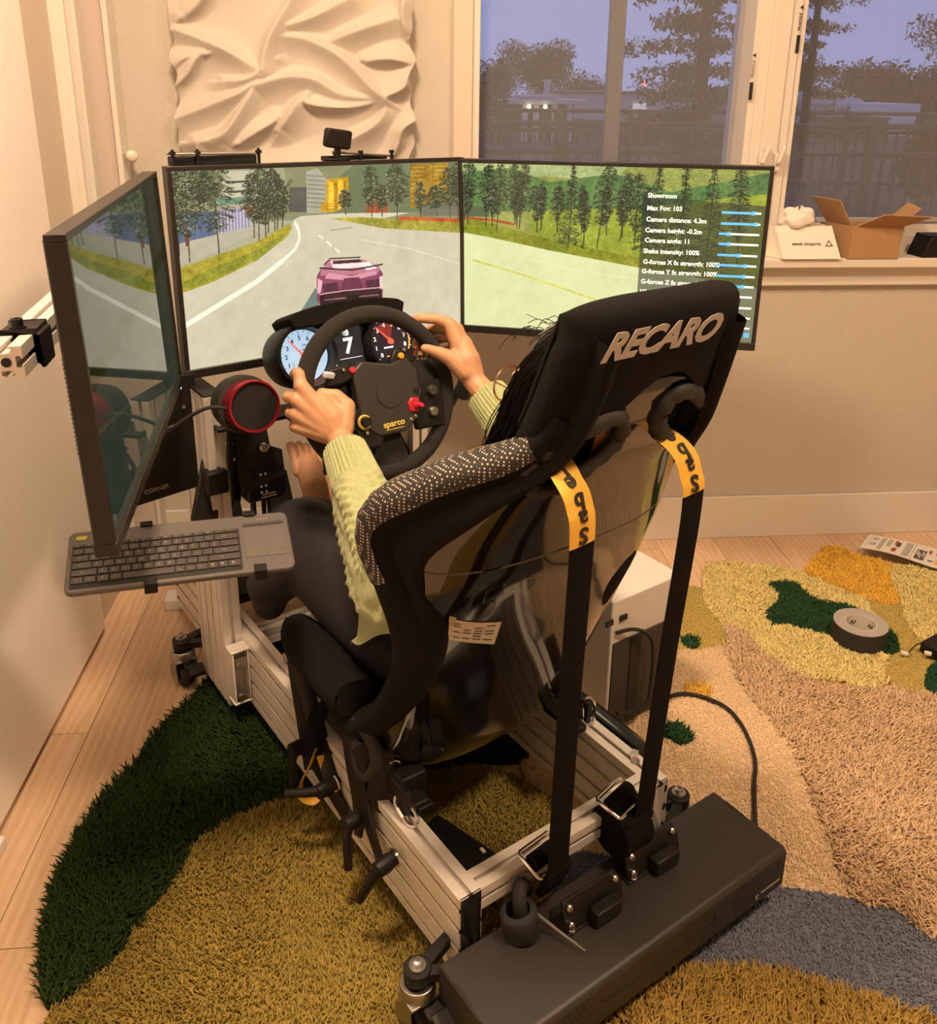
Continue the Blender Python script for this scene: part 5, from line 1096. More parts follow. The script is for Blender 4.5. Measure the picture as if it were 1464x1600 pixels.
('t',(0.546,0.128),(0.547,0.267),0.019,False),
('t',(0.898,0.133),(0.902,0.312),0.038,False),
('t',(0.989,0.007),(0.994,0.348),0.028,False),
]
SCR_RIGHT=[
('p',(150,155,85),[(-0.018,-0.05),(1.013,-0.081),(1.075,0.734),(-0.019,0.637)]),
('p',(175,185,130),[(-0.018,-0.05),(0.59,-0.069),(0.514,0.092),(0.28,0.066),(-0.007,0.133)]),
('p',(95,125,75),[(-0.018,0.059),(0.171,0.023),(0.302,0.101),(0.512,0.039),(0.702,0.137),(1.019,0.003),(1.036,0.226),(0.605,0.268),(-0.018,0.285)]),
('p',(150,160,60),[(0.24,0.27),(0.604,0.232),(1.028,0.122),(1.072,0.696),(0.619,0.585),(0.243,0.422)]),
('p',(100,105,80),[(-0.018,0.247),(0.095,0.26),(0.096,0.316),(-0.018,0.323)]),
('l',(180,75,40),4,[(-0.018,0.327),(0.107,0.335),(0.186,0.357)]),
('p',(222,224,178),[(-0.018,0.4),(0.085,0.425),(0.311,0.494),(0.619,0.577),(0.874,0.639),(1.071,0.678),(1.12,1.321),(-0.02,1.49)]),
('p',(135,140,45),[(-0.018,0.323),(0.085,0.348),(0.31,0.436),(0.617,0.528),(1.067,0.622),(1.072,0.689),(0.875,0.643),(0.619,0.585),(0.311,0.505),(0.085,0.436),(-0.019,0.412)]),
('l',(215,210,110),3,[(0.04,0.585),(0.225,0.665),(0.475,0.793)]),
('l',(230,230,195),2,[(0.177,0.542),(0.403,0.618),(0.644,0.659)]),
('t',(0.027,0.113),(0.021,0.367),0.014,False),
('t',(0.112,0.113),(0.107,0.373),0.018,False),
('t',(0.196,0.113),(0.193,0.379),0.022,False),
('t',(0.279,0.113),(0.278,0.385),0.015,False),
('t',(0.333,0.115),(0.333,0.393),0.02,False),
('t',(0.414,0.115),(0.416,0.399),0.013,False),
('t',(0.494,0.115),(0.499,0.404),0.017,False),
('t',(0.547,0.116),(0.552,0.412),0.021,False),
('t',(0.625,0.116),(0.633,0.418),0.015,False),
('t',(0.027,-0.001),(0.011,0.34),0.032,False),
('t',(0.093,0.004),(0.085,0.374),0.024,False),
('t',(0.422,0.151),(0.425,0.466),0.02,False),
('t',(0.595,0.036),(0.593,0.48),0.033,False),
('t',(0.137,-0.005),(0.124,0.41),0.028,False),
('t',(0.183,-0.006),(0.188,0.356),0.022,False),
('t',(0.218,-0.004),(0.202,0.386),0.02,False),
('t',(0.255,0.122),(0.265,0.401),0.02,False),
('t',(0.381,-0.006),(0.373,0.481),0.043,True),
('t',(0.5,-0.01),(0.469,0.482),0.03,False),
('t',(0.564,0.037),(0.545,0.431),0.021,False),
('t',(0.664,-0.016),(0.636,0.488),0.053,True),
('t',(0.744,-0.018),(0.746,0.574),0.053,True),
('t',(0.833,-0.021),(0.83,0.586),0.06,True),
('t',(0.913,-0.004),(0.93,0.54),0.031,False),
('a',(60,62,55),0.62,[(0.611,0.16),(1.005,0.2),(1.007,1.013),(0.615,0.979)]),
]
IW, IH = 960, 540
def fill(img, pts, col, a=1.0):
    P = np.array(pts, float)*(IW, IH); x0, y0 = np.floor(P.min(0)).astype(int); x1, y1 = np.ceil(P.max(0)).astype(int)+1
    x0, y0, x1, y1 = max(x0, 0), max(y0, 0), min(x1, IW), min(y1, IH)
    if x0 >= x1 or y0 >= y1: return
    X, Y = np.meshgrid(np.arange(x0, x1)+.5, np.arange(y0, y1)+.5); r = np.zeros(X.shape, bool); n = len(P)
    for i in range(n):
        (ax_, ay), (bx, by) = P[i], P[(i+1) % n]
        if ay == by: continue
        r ^= ((ay > Y) != (by > Y)) & (X < (bx-ax_)*(Y-ay)/(by-ay)+ax_)
    s = img[y0:y1, x0:x1]; s[r] = s[r]*(1-a)+np.array(col, float)*a
def stroke(img, pts, w_, col):
    for (ax_, ay), (bx, by) in zip(pts[:-1], pts[1:]):
        d = np.array([(bx-ax_)*IW, (by-ay)*IH]); L = np.hypot(*d)+1e-6; nx_, ny_ = -d[1]/L*w_/2/IW, d[0]/L*w_/2/IH
        fill(img, [(ax_+nx_, ay+ny_), (bx+nx_, by+ny_), (bx-nx_, by-ny_), (ax_-nx_, ay-ny_)], col)
def tree(img, top, base, wd_, dark):
    rg = np.random.default_rng(int(abs(top[0])*977+abs(base[1])*331)); wd_ = wd_*1.25; H_ = base[1]-top[1]
    pal = np.array([(38, 46, 34), (54, 63, 44), (74, 82, 60), (108, 114, 90), (150, 152, 126)])
    stroke(img, [top, base], 3.4, (62, 54, 44)); stroke(img, [(top[0]+.0015, top[1]), (base[0]+.0015, base[1])], 1.2, (98, 88, 72))
    lim = .95 if dark else .74; nl = int(26+H_*34)
    for i in range(nl):
        f = lim*(i/nl); cx_, cy_ = top[0]+(base[0]-top[0])*f, top[1]+H_*f
        prof = (.10+.90*f/lim) if dark else math.sin(math.pi*min(1, .12+.88*f/lim))**.7
        for sd in (-1, 1):
            L = wd_*prof*(.55+.6*rg.random()); dy = L*(.25+.35*rg.random())*1.5
            if rg.random() < .12: continue
            stroke(img, [(cx_, cy_), (cx_+sd*L, cy_+dy)], 1.3, pal[0])
            for k_ in range(int(4+L*130)):
                t_ = rg.random(); x, y = cx_+sd*L*t_, cy_+dy*t_+rg.normal(.003, .004)
                c = pal[min(4, int(rg.choice(5, p=[.34, .28, .20, .12, .06])))]*(.85+.3*rg.random())
                l_, h_ = rg.uniform(.002, .0075), rg.uniform(.003, .009)
                fill(img, [(x-l_, y+h_), (x-l_*.2, y-h_*.6), (x+l_, y+h_*.8), (x+l_*.1, y+h_*.3)], np.clip(c, 0, 255))
def paint(items, back, sd):
    img = np.zeros((IH, IW, 3)); img[:] = back; rg = np.random.default_rng(sd); late = []
    for it in items:
        if it[0] == 'p': fill(img, it[2], it[1])
        elif it[0] == 'l': stroke(img, it[3], it[2]*2.0, it[1])
        else: late.append(it)
    def nz(k_):
        q = rg.normal(0, 1, (IH//k_+3, IW//k_+3)); yy, xx = np.mgrid[0:IH, 0:IW]/k_; y0, x0 = yy.astype(int), xx.astype(int); fy, fx_ = yy-y0, xx-x0
        return ((q[y0, x0]*(1-fx_)+q[y0, x0+1]*fx_)*(1-fy)+(q[y0+1, x0]*(1-fx_)+q[y0+1, x0+1]*fx_)*fy)[..., None]
    green = (img[..., 1:2]-img[..., 2:3] > 34) & (img[..., 2:3] < 135)
    grain = nz(2)*9+nz(5)*8+nz(14)*8+nz(40)*9
    img = img+np.where(green, grain*np.array([1.0, .95, .55]), nz(3)*1.4+nz(20)*2.6+nz(60)*2.2)
    for it in late:
        if it[0] == 't': tree(img, it[1], it[2], it[3], it[4])
        else: fill(img, it[3], it[1], it[2])
    return np.clip(img, 0, 255)
def to_image(name, img):
    a = img/255; l_ = np.where(a <= .04045, a/12.92, ((a+.055)/1.055)**2.4)
    im = bpy.data.images.new(name, IW, IH, float_buffer=True, alpha=False); im.colorspace_settings.name = 'Linear Rec.709'
    px = np.ones((IH, IW, 4), np.float32); px[..., :3] = l_[::-1]; im.pixels.foreach_set(px.ravel()); im.update(); im.pack(); return im
def screen_mat(name, im, strength, tint=(1, 1, 1), rough=.06, spec=.5):
    m = bpy.data.materials.new(name); m.use_nodes = True; n = m.node_tree.nodes; k = m.node_tree.links; b = n['Principled BSDF']
    b.inputs['Base Color'].default_value = (.006, .006, .006, 1); b.inputs['Roughness'].default_value = rough; b.inputs['Specular IOR Level'].default_value = spec
    ti = n.new('ShaderNodeTexImage'); ti.image = im
    mx = n.new('ShaderNodeMix'); mx.data_type = 'RGBA'; mx.blend_type = 'MULTIPLY'; mx.inputs[0].default_value = 1; mx.inputs[7].default_value = (*tint, 1)
    k.new(ti.outputs[0], mx.inputs[6]); k.new(mx.outputs[2], b.inputs['Emission Color']); b.inputs['Emission Strength'].default_value = strength
    return m
IM_MAIN = to_image('race_view_centre', paint(SCR_MAIN, (150, 150, 130), 1))
IM_RIGHT = to_image('race_view_right', paint(SCR_RIGHT, (150, 160, 90), 2))
LEFT_ITEMS = [('p', (150, 165, 150), [(0, 0), (1, 0), (1, .35), (0, .5)]), ('p', (120, 130, 60), [(0, .42), (1, .33), (1, .42), (0, .52)]), ('p', (160, 172, 155), [(0, .5), (1, .4), (1, 1), (0, 1)]), ('l', (205, 205, 180), 3, [(0, .62), (1, .92)])]
IM_LEFT = to_image('race_view_left', paint(LEFT_ITEMS, (150, 165, 150), 3))
BEZ = mat('monitor_bezel', (.017, .0145, .013), .35)
def monitor(label, pos, rx, ry, rz, smat, low=.018):
    F = Matrix.Translation(pos) @ Matrix.Rotation(rz, 4, 'Z') @ Matrix.Rotation(rx, 4, 'X') @ Matrix.Rotation(ry, 4, 'Y')
    t = thing('monitor', label, 'monitor', (0, .02, -.2), F, group='triple monitors of the rig')
    W_, H_ = .698, .393; b = .0095; bt = low
    g = M()
    for c, d in (((0, .008, H_/2+b/2), (W_+2*b, .026, b)), ((0, .008, -H_/2-bt/2), (W_+2*b, .030, bt)), ((-W_/2-b/2, .008, 0), (b, .026, H_)), ((W_/2+b/2, .008, 0), (b, .026, H_))): g.box(c, d)
    part('bezel', g, BEZ, t, .0012)
    s = M().add([(-W_/2, .0, -H_/2), (W_/2, .0, -H_/2), (W_/2, .0, H_/2), (-W_/2, .0, H_/2)], [(0, 1, 2, 3)])
    so = part('screen', s, smat, t, angle=0)
    uv = so.data.uv_layers.new(name='uv')
    vi = {0: (0, 0), 1: (1, 0), 2: (1, 1), 3: (0, 1)}
    for l_ in so.data.loops: uv.data[l_.index].uv = vi[l_.vertex_index]
    part('panel_back', M().box((0, .014, 0), (W_+.01, .020, H_+.01)), BEZ, t, .004)
    def bump_(u, v): 
        a, c = (u-.5)*2, (v-.5)*2; return (a*.30, .022+.040*(1-abs(a)**3)*(1-abs(c)**3), c*.16-.02)
    bk = part('rear_housing', M().grid(24, 16, bump_), BEZ, t, angle=60)
    g = M()
    for i in range(22): g.box((-.22, .047, .02-.0065*i), (.035, .006, .003), Matrix.Rotation(-.4, 3, 'Z'))
    part('vent_slots', g, mat('vent_grey', (.09, .08, .075), .6), bk)
    part('power_light', M().box((W_/2-.035, -.006, -H_/2-bt+.002), (.008, .003, .003)), mat('led_blue', (.3, .4, .9), .4, emit=(.35, .45, 1), estr=1.5), t)
    part('joystick_nub', M().ball((.0, .0, -H_/2-bt-.001), (.014, .008, .005), 12), BEZ, t, angle=60)
    part('wall_mount_plate', M().box((0, .066, 0), (.12, .012, .12)), BLACKM, t, .002)
    return t, F
t1, F1 = monitor('wide monitor in the centre showing a road and a pink sports car', (-.129, 2.005, .995), R(-2.4), R(.8), R(33.7), screen_mat('screen_centre', IM_MAIN, 1.30, (1.0, .96, .86)))
t2, F2 = monitor('wide monitor on the right showing pine trees and a settings menu', (.498, 2.097, .989), R(-.5), R(-.3), R(-17.7), screen_mat('screen_right', IM_RIGHT, .96, (1.0, 1.0, .86)))
t3, F3 = monitor('wide monitor on the left seen edge-on with a dim reflecting screen', (-.409, 1.441, .990), R(-1.4), R(-.5), R(95.3), screen_mat('screen_left', IM_LEFT, .06, (.85, 1.0, .85), .03, .9))
# menu lettering and sliders on the right screen
SCT = [(0.627,0.159,'Showroom'),(0.627,0.231,'Max Fov: 103'),(0.627,0.296,'Camera distance: 4.3m'),(0.626,0.359,'Camera height: -0.2m'),(0.627,0.418,'Camera angle: 11'),(0.625,0.482,'Shake intensity: 100%'),(0.626,0.546,'G-forces X fx strength: 100%'),(0.624,0.603,'G-forces Y fx strength: 100%'),(0.623,0.665,'G-forces Z fx strength: 100%'),(.622,.727,'Vibration fx strength: 100%'),(.621,.79,'Look to apex: 0%')]
SLD = [(0.866,0.243,0.988,0.239,0.965),(0.866,0.304,0.989,0.303,0.975),(0.863,0.365,0.989,0.36,0.894),(0.865,0.424,0.99,0.418,0.897),(0.865,0.486,0.99,0.484,0.932),(0.864,0.546,0.99,0.543,0.956),(0.864,0.609,0.989,0.606,0.954),(0.864,0.668,0.989,0.666,0.954),(0.866,0.73,0.987,0.727,.90),(0.866,0.795,0.988,0.792,.90),(0.866,0.856,0.988,0.854,.90),(0.866,0.918,0.99,0.912,0.955)]
def su(u, v, h=.0005): return (-.349+.698*u, -h, .1965-.393*v)
MW = mat('menu_white', (.8, .8, .75), .5, emit=(.80, .80, .66), estr=1); MB_ = mat('menu_blue', (.1, .4, .8), .5, emit=(.035, .23, .58), estr=1)
scr2 = [c for c in t2.children if c.name.startswith('screen')][0]; BASE[scr2.name] = BASE[t2.name]
for u, v, s in SCT: lettering(s, .0146, MW, scr2, su(u, v), (1, 0, 0), (0, 0, 1), align='LEFT', ext=.0002, off=.0003)
for u0, v0, u1, v1, uk in SLD:
    vm = (v0+v1)/2; a, c, kx = su(u0, vm), su(u1, vm), su(uk, vm)
    part('slider', M().box(((kx[0]+c[0])/2, -.0006, a[2]), (c[0]-kx[0], .0008, .0042)), MW, scr2, angle=0)
    if u0 < .9 and uk > .88 and uk != .90: part('slider_fill', M().box(((kx[0]+a[0])/2, -.0007, a[2]), (kx[0]-a[0], .001, .0052)).box((kx[0], -.0007, a[2]), (.008, .0012, .0085)), MB_, scr2, angle=0)
part('check_box', M().box(su(.982, .956, .0007), (.012, .001, .011)), MB_, scr2, angle=0)
# plate on the pink car
scr1 = [c for c in t1.children if c.name.startswith('screen')][0]; BASE[scr1.name] = BASE[t1.name]
lettering('PLATE', .006, mat('dim_white', (.4, .4, .4), .5, emit=(.35, .34, .33), estr=1), scr1, su(.648, .808), (1, 0, .06), (0, 0, 1))
# cross arm of extrusion behind the left monitor with its black bracket
arm = thing('extrusion_bar', 'silver slotted extrusion bar sticking out behind the left monitor', 'arm', (-.40, .09, .05), F3)
beam(arm, 'tube', (-.318, .098, .045), (0, 1, 0), (0, 0, 1), (1, 0, 0), 1, 1, .62)
part('bracket', M().add(*(lambda q: (q.v, q.f))(M().prism([(0, 0), (.05, 0), (.05, .005), (.006, .005), (.006, -.046), (0, -.046)], lambda a, b: (-.265, .068+a, .066+b), lambda a, b: (-.215, .068+a, .066+b)))), BLACKM, arm, .002)
part('bolt', M().lathe([(0, 0), (.0105, 0), (.0105, .003), (.0075, .003), (.0075, .013), (.004, .013), (.004, .006), (0, .006)], (-.252, .098, .071), (0, 0, 1), 18), BLACK, arm)
part('bore', M().cyl((-.319, .098, .045), (-.317, .098, .045), .0062), INK, arm)
# tie bars seen above the centre monitor, webcam
HT = .393/2+.0095
t = thing('tie_bracket', 'black bolted mounting rack on top of the centre monitor at its left end', 'bracket', (-.25, .03, HT), F1)
part('rail', M().box((-.245, .040, HT+.008), (.175, .030, .018), Matrix.Rotation(-.03, 3, 'Z')), BLACKM, t, .002)
part('rod', M().cyl((-.335, .018, HT+.022), (-.155, .022, HT+.020), .0025, n=8).cyl((-.335, .05, HT+.022), (-.155, .054, HT+.020), .0025, n=8), STEEL, t)
for xx in (-.335, -.285, -.155): part('bolt', M().cyl((xx, .02, HT-.002), (xx, .02, HT+.030), .0035, n=8).lathe([(0, 0), (.007, 0), (.007, .006), (0, .006)], (xx, .02, HT+.020), (0, 0, 1), 6), BLACK, t)
t = thing('tie_bracket', 'thin black mounting rack on top of the centre monitor beside the webcam', 'bracket', (.05, .03, HT), F1)
part('rail', M().box((.085, .040, HT+.005), (.16, .025, .010), Matrix.Rotation(.03, 3, 'Z')), BLACKM, t, .002)
part('rod', M().cyl((.02, .02, HT+.018), (.18, .024, HT+.006), .0025, n=8), STEEL, t)
for xx in (.025, .09, .172): part('bolt', M().lathe([(0, -.01), (.004, -.01), (.004, .010), (.006, .010), (.006, .016), (0, .016)], (xx, .022, HT+.004), (0, 0, 1), 8), BLACK, t)
t = thing('webcam', 'small black webcam standing on the top edge of the centre monitor', 'webcam', (.02, .015, HT), F1)
part('foot', M().box((.022, .012, HT+.003), (.055, .030, .006)).cyl((.026, .012, HT+.005), (.026, .012, HT+.028), .007), BLACK, t, .002)
part('head', M().box((.026, .010, HT+.046), (.062, .022, .040), Matrix.Rotation(.12, 3, 'Y') @ Matrix.Rotation(.15, 3, 'X')), BLACK, t, .006)
part('face', M().box((.024, -.003, HT+.045), (.056, .002, .034), Matrix.Rotation(.12, 3, 'Y') @ Matrix.Rotation(.15, 3, 'X')), GLOSSB, t, .004)
# loose cable hanging below the right monitor
pts = [(.78, 2.02, .775), (.775, 2.06, .72), (.758, 2.12, .66), (.742, 2.2, .585), (.748, 2.3, .46), (.730, 2.38, .37), (.75, 2.43, .30), (.735, 2.47, .21)]
t = thing('hanging_cable', 'thin brown cable hanging from the right monitor against the wall', 'cable', (.75, 2.3, .3))
part('lead', M().tube(spline(pts, 8), .0022, 6), mat('brown_lead', (.06, .045, .035), .6), t)
part('lead', M().tube(spline([(.728, 2.38, .372), (.735, 2.42, .32), (.765, 2.46, .27), (.815, 2.49, .255)], 8), .0018, 6), MATS['brown_lead'], t)
part('plug', M().cyl((.736, 2.468, .218), (.732, 2.475, .196), .0045, n=8), BLACK, t)
# ================================================================== DRIVER  (rig coordinates)
SKIN = mat('skin', (.50, .27, .155), .5, var=.06, vscale=40, bump=.12, bscale=500)
SKIN.node_tree.nodes['Principled BSDF'].inputs['Subsurface Weight'].default_value = .08
SKIN.node_tree.nodes['Principled BSDF'].inputs['Subsurface Radius'].default_value = (.006, .003, .0015)
person = thing('person', 'seated driver in green knit sweater and navy trousers gripping the steering wheel', 'person', (.222, .30, .30), RIG)
V3 = Vector
def remesh(o, vox, it=6, fac=.5):
    r = o.modifiers.new('join', 'REMESH'); r.mode = 'VOXEL'; r.voxel_size = vox; r.use_smooth_shade = True
    s = o.modifiers.new('smooth', 'SMOOTH'); s.iterations = it; s.factor = fac; return o
B = M()
# trunk, neck, head
HIP_L, HIP_R = V3((.150, .345, .375)), V3((.294, .345, .375))
B.chain([HIP_L, HIP_R], [.075, .075], 14); B.chain([(.222, .335, .39), (.222, .285, .52), (.222, .205, .68), (.222, .150, .80)], [.082, .080, .090, .065], 16)
SH_L, SH_R = V3((.085, .150, .785)), V3((.365, .150, .785))
B.chain([SH_L, (.15, .145, .81), (.30, .145, .81), SH_R], [.046, .050, .050, .046], 12)
HC = V3((.215, .040, .953))
B.chain([(.224, .14, .79), (.218, .085, .88)], [.050, .046], 12)
B.ball(HC, (.072, .090, .098), 20); B.ball(HC+V3((-.002, .045, -.060)), (.045, .045, .045), 16)      # skull, jaw
B.caps(HC+V3((-.002, .086, -.005)), HC+V3((-.002, .103, -.028)), .010, .013, 8)                           # nose
B.caps(HC+V3((-.02, .080, -.062)), HC+V3((.016, .080, -.062)), .008, .008, 8)                             # lips
for sx_ in (-1, 1):
    B.caps(HC+V3((sx_*.074, .0, .012)), HC+V3((sx_*.072, .004, -.025)), .012, .008, 8)                    # ears
    B.caps(HC+V3((sx_*.012, .083, .022)), HC+V3((sx_*.048, .074, .022)), .007, .006, 8)                   # brows
# arms
EL_L, EL_R = V3((.030, .212, .640)), V3((.440, .265, .655))
WR_L = wp(-.122, -.060, .052); WR_R = wp(.182, -.012, .060)
for S_, E_, W_ in ((SH_L, EL_L, WR_L), (SH_R, EL_R, WR_R)): B.chain([S_, E_, E_.lerp(W_, .35), W_], [.044, .036, .036, .0225], 12)
# left hand: fist closed round the rim at nine o'clock, thumb side towards the viewer
def hand(wr, knuck, digits, thumb, heel):
    for kk, rr in knuck: B.chain([wr, V3(wr).lerp(V3(kk), .5), kk], [.0215, .018, rr], 10)
    for ch, r0, r1 in digits: B.chain(ch, [r0+(r1-r0)*i/(len(ch)-1) for i in range(len(ch))], 10)
    B.chain(thumb[0], thumb[1], 10); B.chain(heel[0], heel[1], 10)
rim = lambda deg, r=.153, c=0: wp(r*math.cos(R(deg)), r*math.sin(R(deg)), c)
LK = [(rim(166, .172, .030), .0145), (rim(174, .179, .026), .0145), (rim(182, .183, .020), .0135), (rim(189, .184, .014), .0125)]
LD = []
for q, (dg, ln_) in enumerate(((164, 1), (173, 1.05), (182, 1.0), (190, .85))):
    LD.append(([LK[q][0], rim(dg-1, .186, .004), rim(dg-2, .172, -.026*ln_), rim(dg-2, .146, -.030*ln_), rim(dg-2, .130, -.014)], .0122-.0006*q, .0085-.0004*q))
LD[0] = ([LK[0][0], rim(159, .176, .024), rim(157, .172, .004), rim(157, .166, -.022), rim(159, .145, -.028)], .0125, .0092)     # index straightened up the rim
hand(WR_L, LK, LD, ([wp(-.112, -.045, .054), wp(-.097, -.010, .048), wp(-.108, .012, .040), rim(170, .132, .030)], [.021, .0185, .0140, .0095]), ([WR_L, wp(-.126, -.025, .044), wp(-.140, .005, .034)], [.022, .0265, .022]))
RK = [(rim(33, .196, .036), .0145), (rim(27, .208, .026), .0148), (rim(20, .214, .014), .014), (rim(12, .212, .004), .0125)]
RD = []
for q, dg in enumerate((41, 33, 25, 17)):
    RD.append(([RK[q][0], rim(dg+1, .190, .004), rim(dg+2, .178, -.026), rim(dg+2, .150, -.032), rim(dg+2, .132, -.016)], .0122-.0006*q, .0085-.0004*q))
RD[0] = ([RK[0][0], rim(40, .188, .028), rim(47, .176, .008), rim(50, .166, -.014), rim(50, .148, -.024)], .0125, .0085)
hand(WR_R, RK, RD, ([wp(.168, .010, .056), wp(.150, .038, .046), wp(.126, .056, .038), wp(.102, .069, .030)], [.022, .0185, .0130, .0092]), ([WR_R, wp(.178, .030, .052), wp(.180, .062, .040)], [.023, .029, .024]))
# legs and feet
KN_L, KN_R = V3((.078, .685, .497)), V3((.345, .70, .50)); AN_L, AN_R = V3((.235, .905, .405)), V3((.345, 1.00, .315))
for H_, K_, A_ in ((HIP_L, KN_L, AN_L), (HIP_R, KN_R, AN_R)): B.chain([H_, K_, K_.lerp(A_, .35), A_], [.080, .052, .050, .030], 14)
def foot(an, toe, side):
    an, toe = V3(an), V3(toe); d = (toe-an).normalized(); upv = V3((0, -.75, .65)); upv = (upv-d*upv.dot(d)).normalized(); sd = d.cross(upv)*side
    B.chain([an, an-upv*.022-d*.026], [.031, .027], 12); L = (toe-an).length
    B.chain([an, an+d*L*.45+upv*.002, an+d*L*.80-upv*.010], [.031, .032, .030], 12)
    for q, (o_, l_, r_) in enumerate(((-.030, 1.12, .0112), (-.009, 1.15, .0070), (.007, 1.11, .0066), (.022, 1.05, .0062), (.036, .97, .0058))):
        b0 = an+d*L*.72+sd*o_*.85-upv*.010; t0 = an+d*L*l_+sd*o_*1.02-upv*.008
        B.chain([b0, b0.lerp(t0, .55)+upv*.003, t0], [r_*1.25, r_*.95, r_*1.08], 10)
foot(AN_L, (.258, 1.020, .525), 1); foot(AN_R, (.345, 1.07, .43), -1)
body = remesh(part('body', B, SKIN, person, angle=0), .0028, 4, .5)
# ---------------- sweater: ribbed, cabled sleeves and trunk
SWT = mat('pale_green_wool', (.37, .415, .205), .95, var=.16, vscale=260, bump=.9, bscale=700, sheen=.25)
def sleeve(path, rad, cuff_at, ph, side):
    P = spline(path, 10); Pv = [V3(p) for p in P]; L = len(P); rr = np.interp(np.linspace(0, 1, L), np.linspace(0, 1, len(rad)), rad)
    T = [(Pv[min(i+1, L-1)]-Pv[max(i-1, 0)]).normalized() for i in range(L)]; u = V3((side, 0, .2)); rows = []
    nseg = 96; sub = 4; s = 0
    for i in range(L-1):
        for j in range(sub):
            f = j/sub; p = Pv[i].lerp(Pv[i+1], f); t_ = T[i].lerp(T[i+1], f).normalized(); u = (u-t_*u.dot(t_)).normalized(); w_ = t_.cross(u)
            r0 = rr[i]*(1-f)+rr[i+1]*f; s += (Pv[i+1]-Pv[i]).length/sub; gl = (i+f)/(L-1); row_ = []
            for q in range(nseg):
                a = 2*math.pi*q/nseg
                if gl > cuff_at: r = r0*(1+.045*(1 if math.sin(36*a) > 0 else -1)*.6)
                else:
                    cab = 0
                    for c0 in (.4, 1.65, 2.9, 4.15, 5.4):
                        da = (a-c0+math.pi) % (2*math.pi)-math.pi; x_ = da*r0
                        k1 = .011*math.sin(s*150+c0*3); cab += .0075*math.exp(-((x_-k1)/.0085)**2)+.0075*math.exp(-((x_+k1)/.0085)**2)
                    r = r0+cab*min(1, (cuff_at-gl)*14)+.0012*math.sin(9*a+s*70)
                row_.append(p+u*r*math.cos(a)+w_*r*math.sin(a))
            rows.append(row_)
    return M().rings(rows, caps=False)
def arm_pts(S_, E_, W_, f=.93): return [S_, S_.lerp(E_, .5)+V3((0, -.005, -.006)), E_, E_.lerp(W_, .33)+V3((0, -.004, -.010)), E_.lerp(W_, .66)+V3((0, -.002, -.008)), E_.lerp(W_, f)]
sw_g = M()
for g2 in (sleeve(arm_pts(SH_L, EL_L, WR_L, .90), [.062, .064, .066, .062, .053, .044, .038], .80, 0, -1), sleeve(arm_pts(SH_R, EL_R, WR_R, .88), [.062, .064, .066, .062, .055, .046, .040], .78, 1, 1)): sw_g.add(g2.v, g2.f)
# folded inner lip of the cuffs
for E_, W_, f in ((EL_L, WR_L, .90), (EL_R, WR_R, .88)):
    c = E_.lerp(W_, f-.004)+V3((0, -.001, -.002)); t_ = (W_-E_).normalized(); u = t_.orthogonal().normalized(); w_ = t_.cross(u)
    sw_g.tube([c+(u*math.cos(a)+w_*math.sin(a))*.0325 for a in [2*math.pi*i/28 for i in range(28)]], .0042, 6, closed=True)
def trunk(u, v):
    z = .36+.46*v; y = np.interp(z, [.36, .52, .70, .82, .86], [.345, .300, .222, .165, .15]); a = 2*math.pi*u
    wx = np.interp(z, [.36, .5, .66, .78, .83, .86], [.135, .135, .142, .150, .12, .06]); wy = np.interp(z, [.36, .5, .7, .82, .86], [.10, .098, .098, .075, .05])
    r = 1+.02*math.sin(14*a)+.012*math.sin(60*v+3*a); return (.222+wx*r*math.cos(a), y+wy*r*math.sin(a), z)
sw_g.grid(64, 50, trunk, cu=True)
# loose hem bunching over the thigh bolster on the left
sw_g.add(*(lambda m_: (m_.v, m_.f))(M().grid(30, 22, lambda u, v: (.035+.10*u-.02*math.sin(3*v), .20+.20*v+.015*math.sin(9*u+4*v), .545-.12*v+.055*math.sin(math.pi*u)+.008*math.sin(13*u+9*v)))))
part('sweater', sw_g, SWT, person, angle=60)
# ---------------- trousers
NAVY = mat('navy_cotton', (.013, .0118, .0165), .9, bump=.3, bscale=800)
tg = M()
for H_, K_, A_ in ((HIP_L, KN_L, AN_L), (HIP_R, KN_R, AN_R)):
    tg.chain([H_+V3((0, -.02, 0)), H_.lerp(K_, .5), K_, K_.lerp(A_, .4), K_.lerp(A_, .80)], [.088, .086, .078, .068, .052], 18)
tg.chain([HIP_L, HIP_R], [.088, .088], 18); tg.chain([(.222, .345, .37), (.222, .325, .46)], [.092, .092], 18)
tg.chain([(.05, .62, .48), (.02, .70, .40), (.03, .74, .33)], [.055, .05, .035], 14)
remesh(part('trousers', tg, NAVY, person, angle=0), .007, 8, .5)
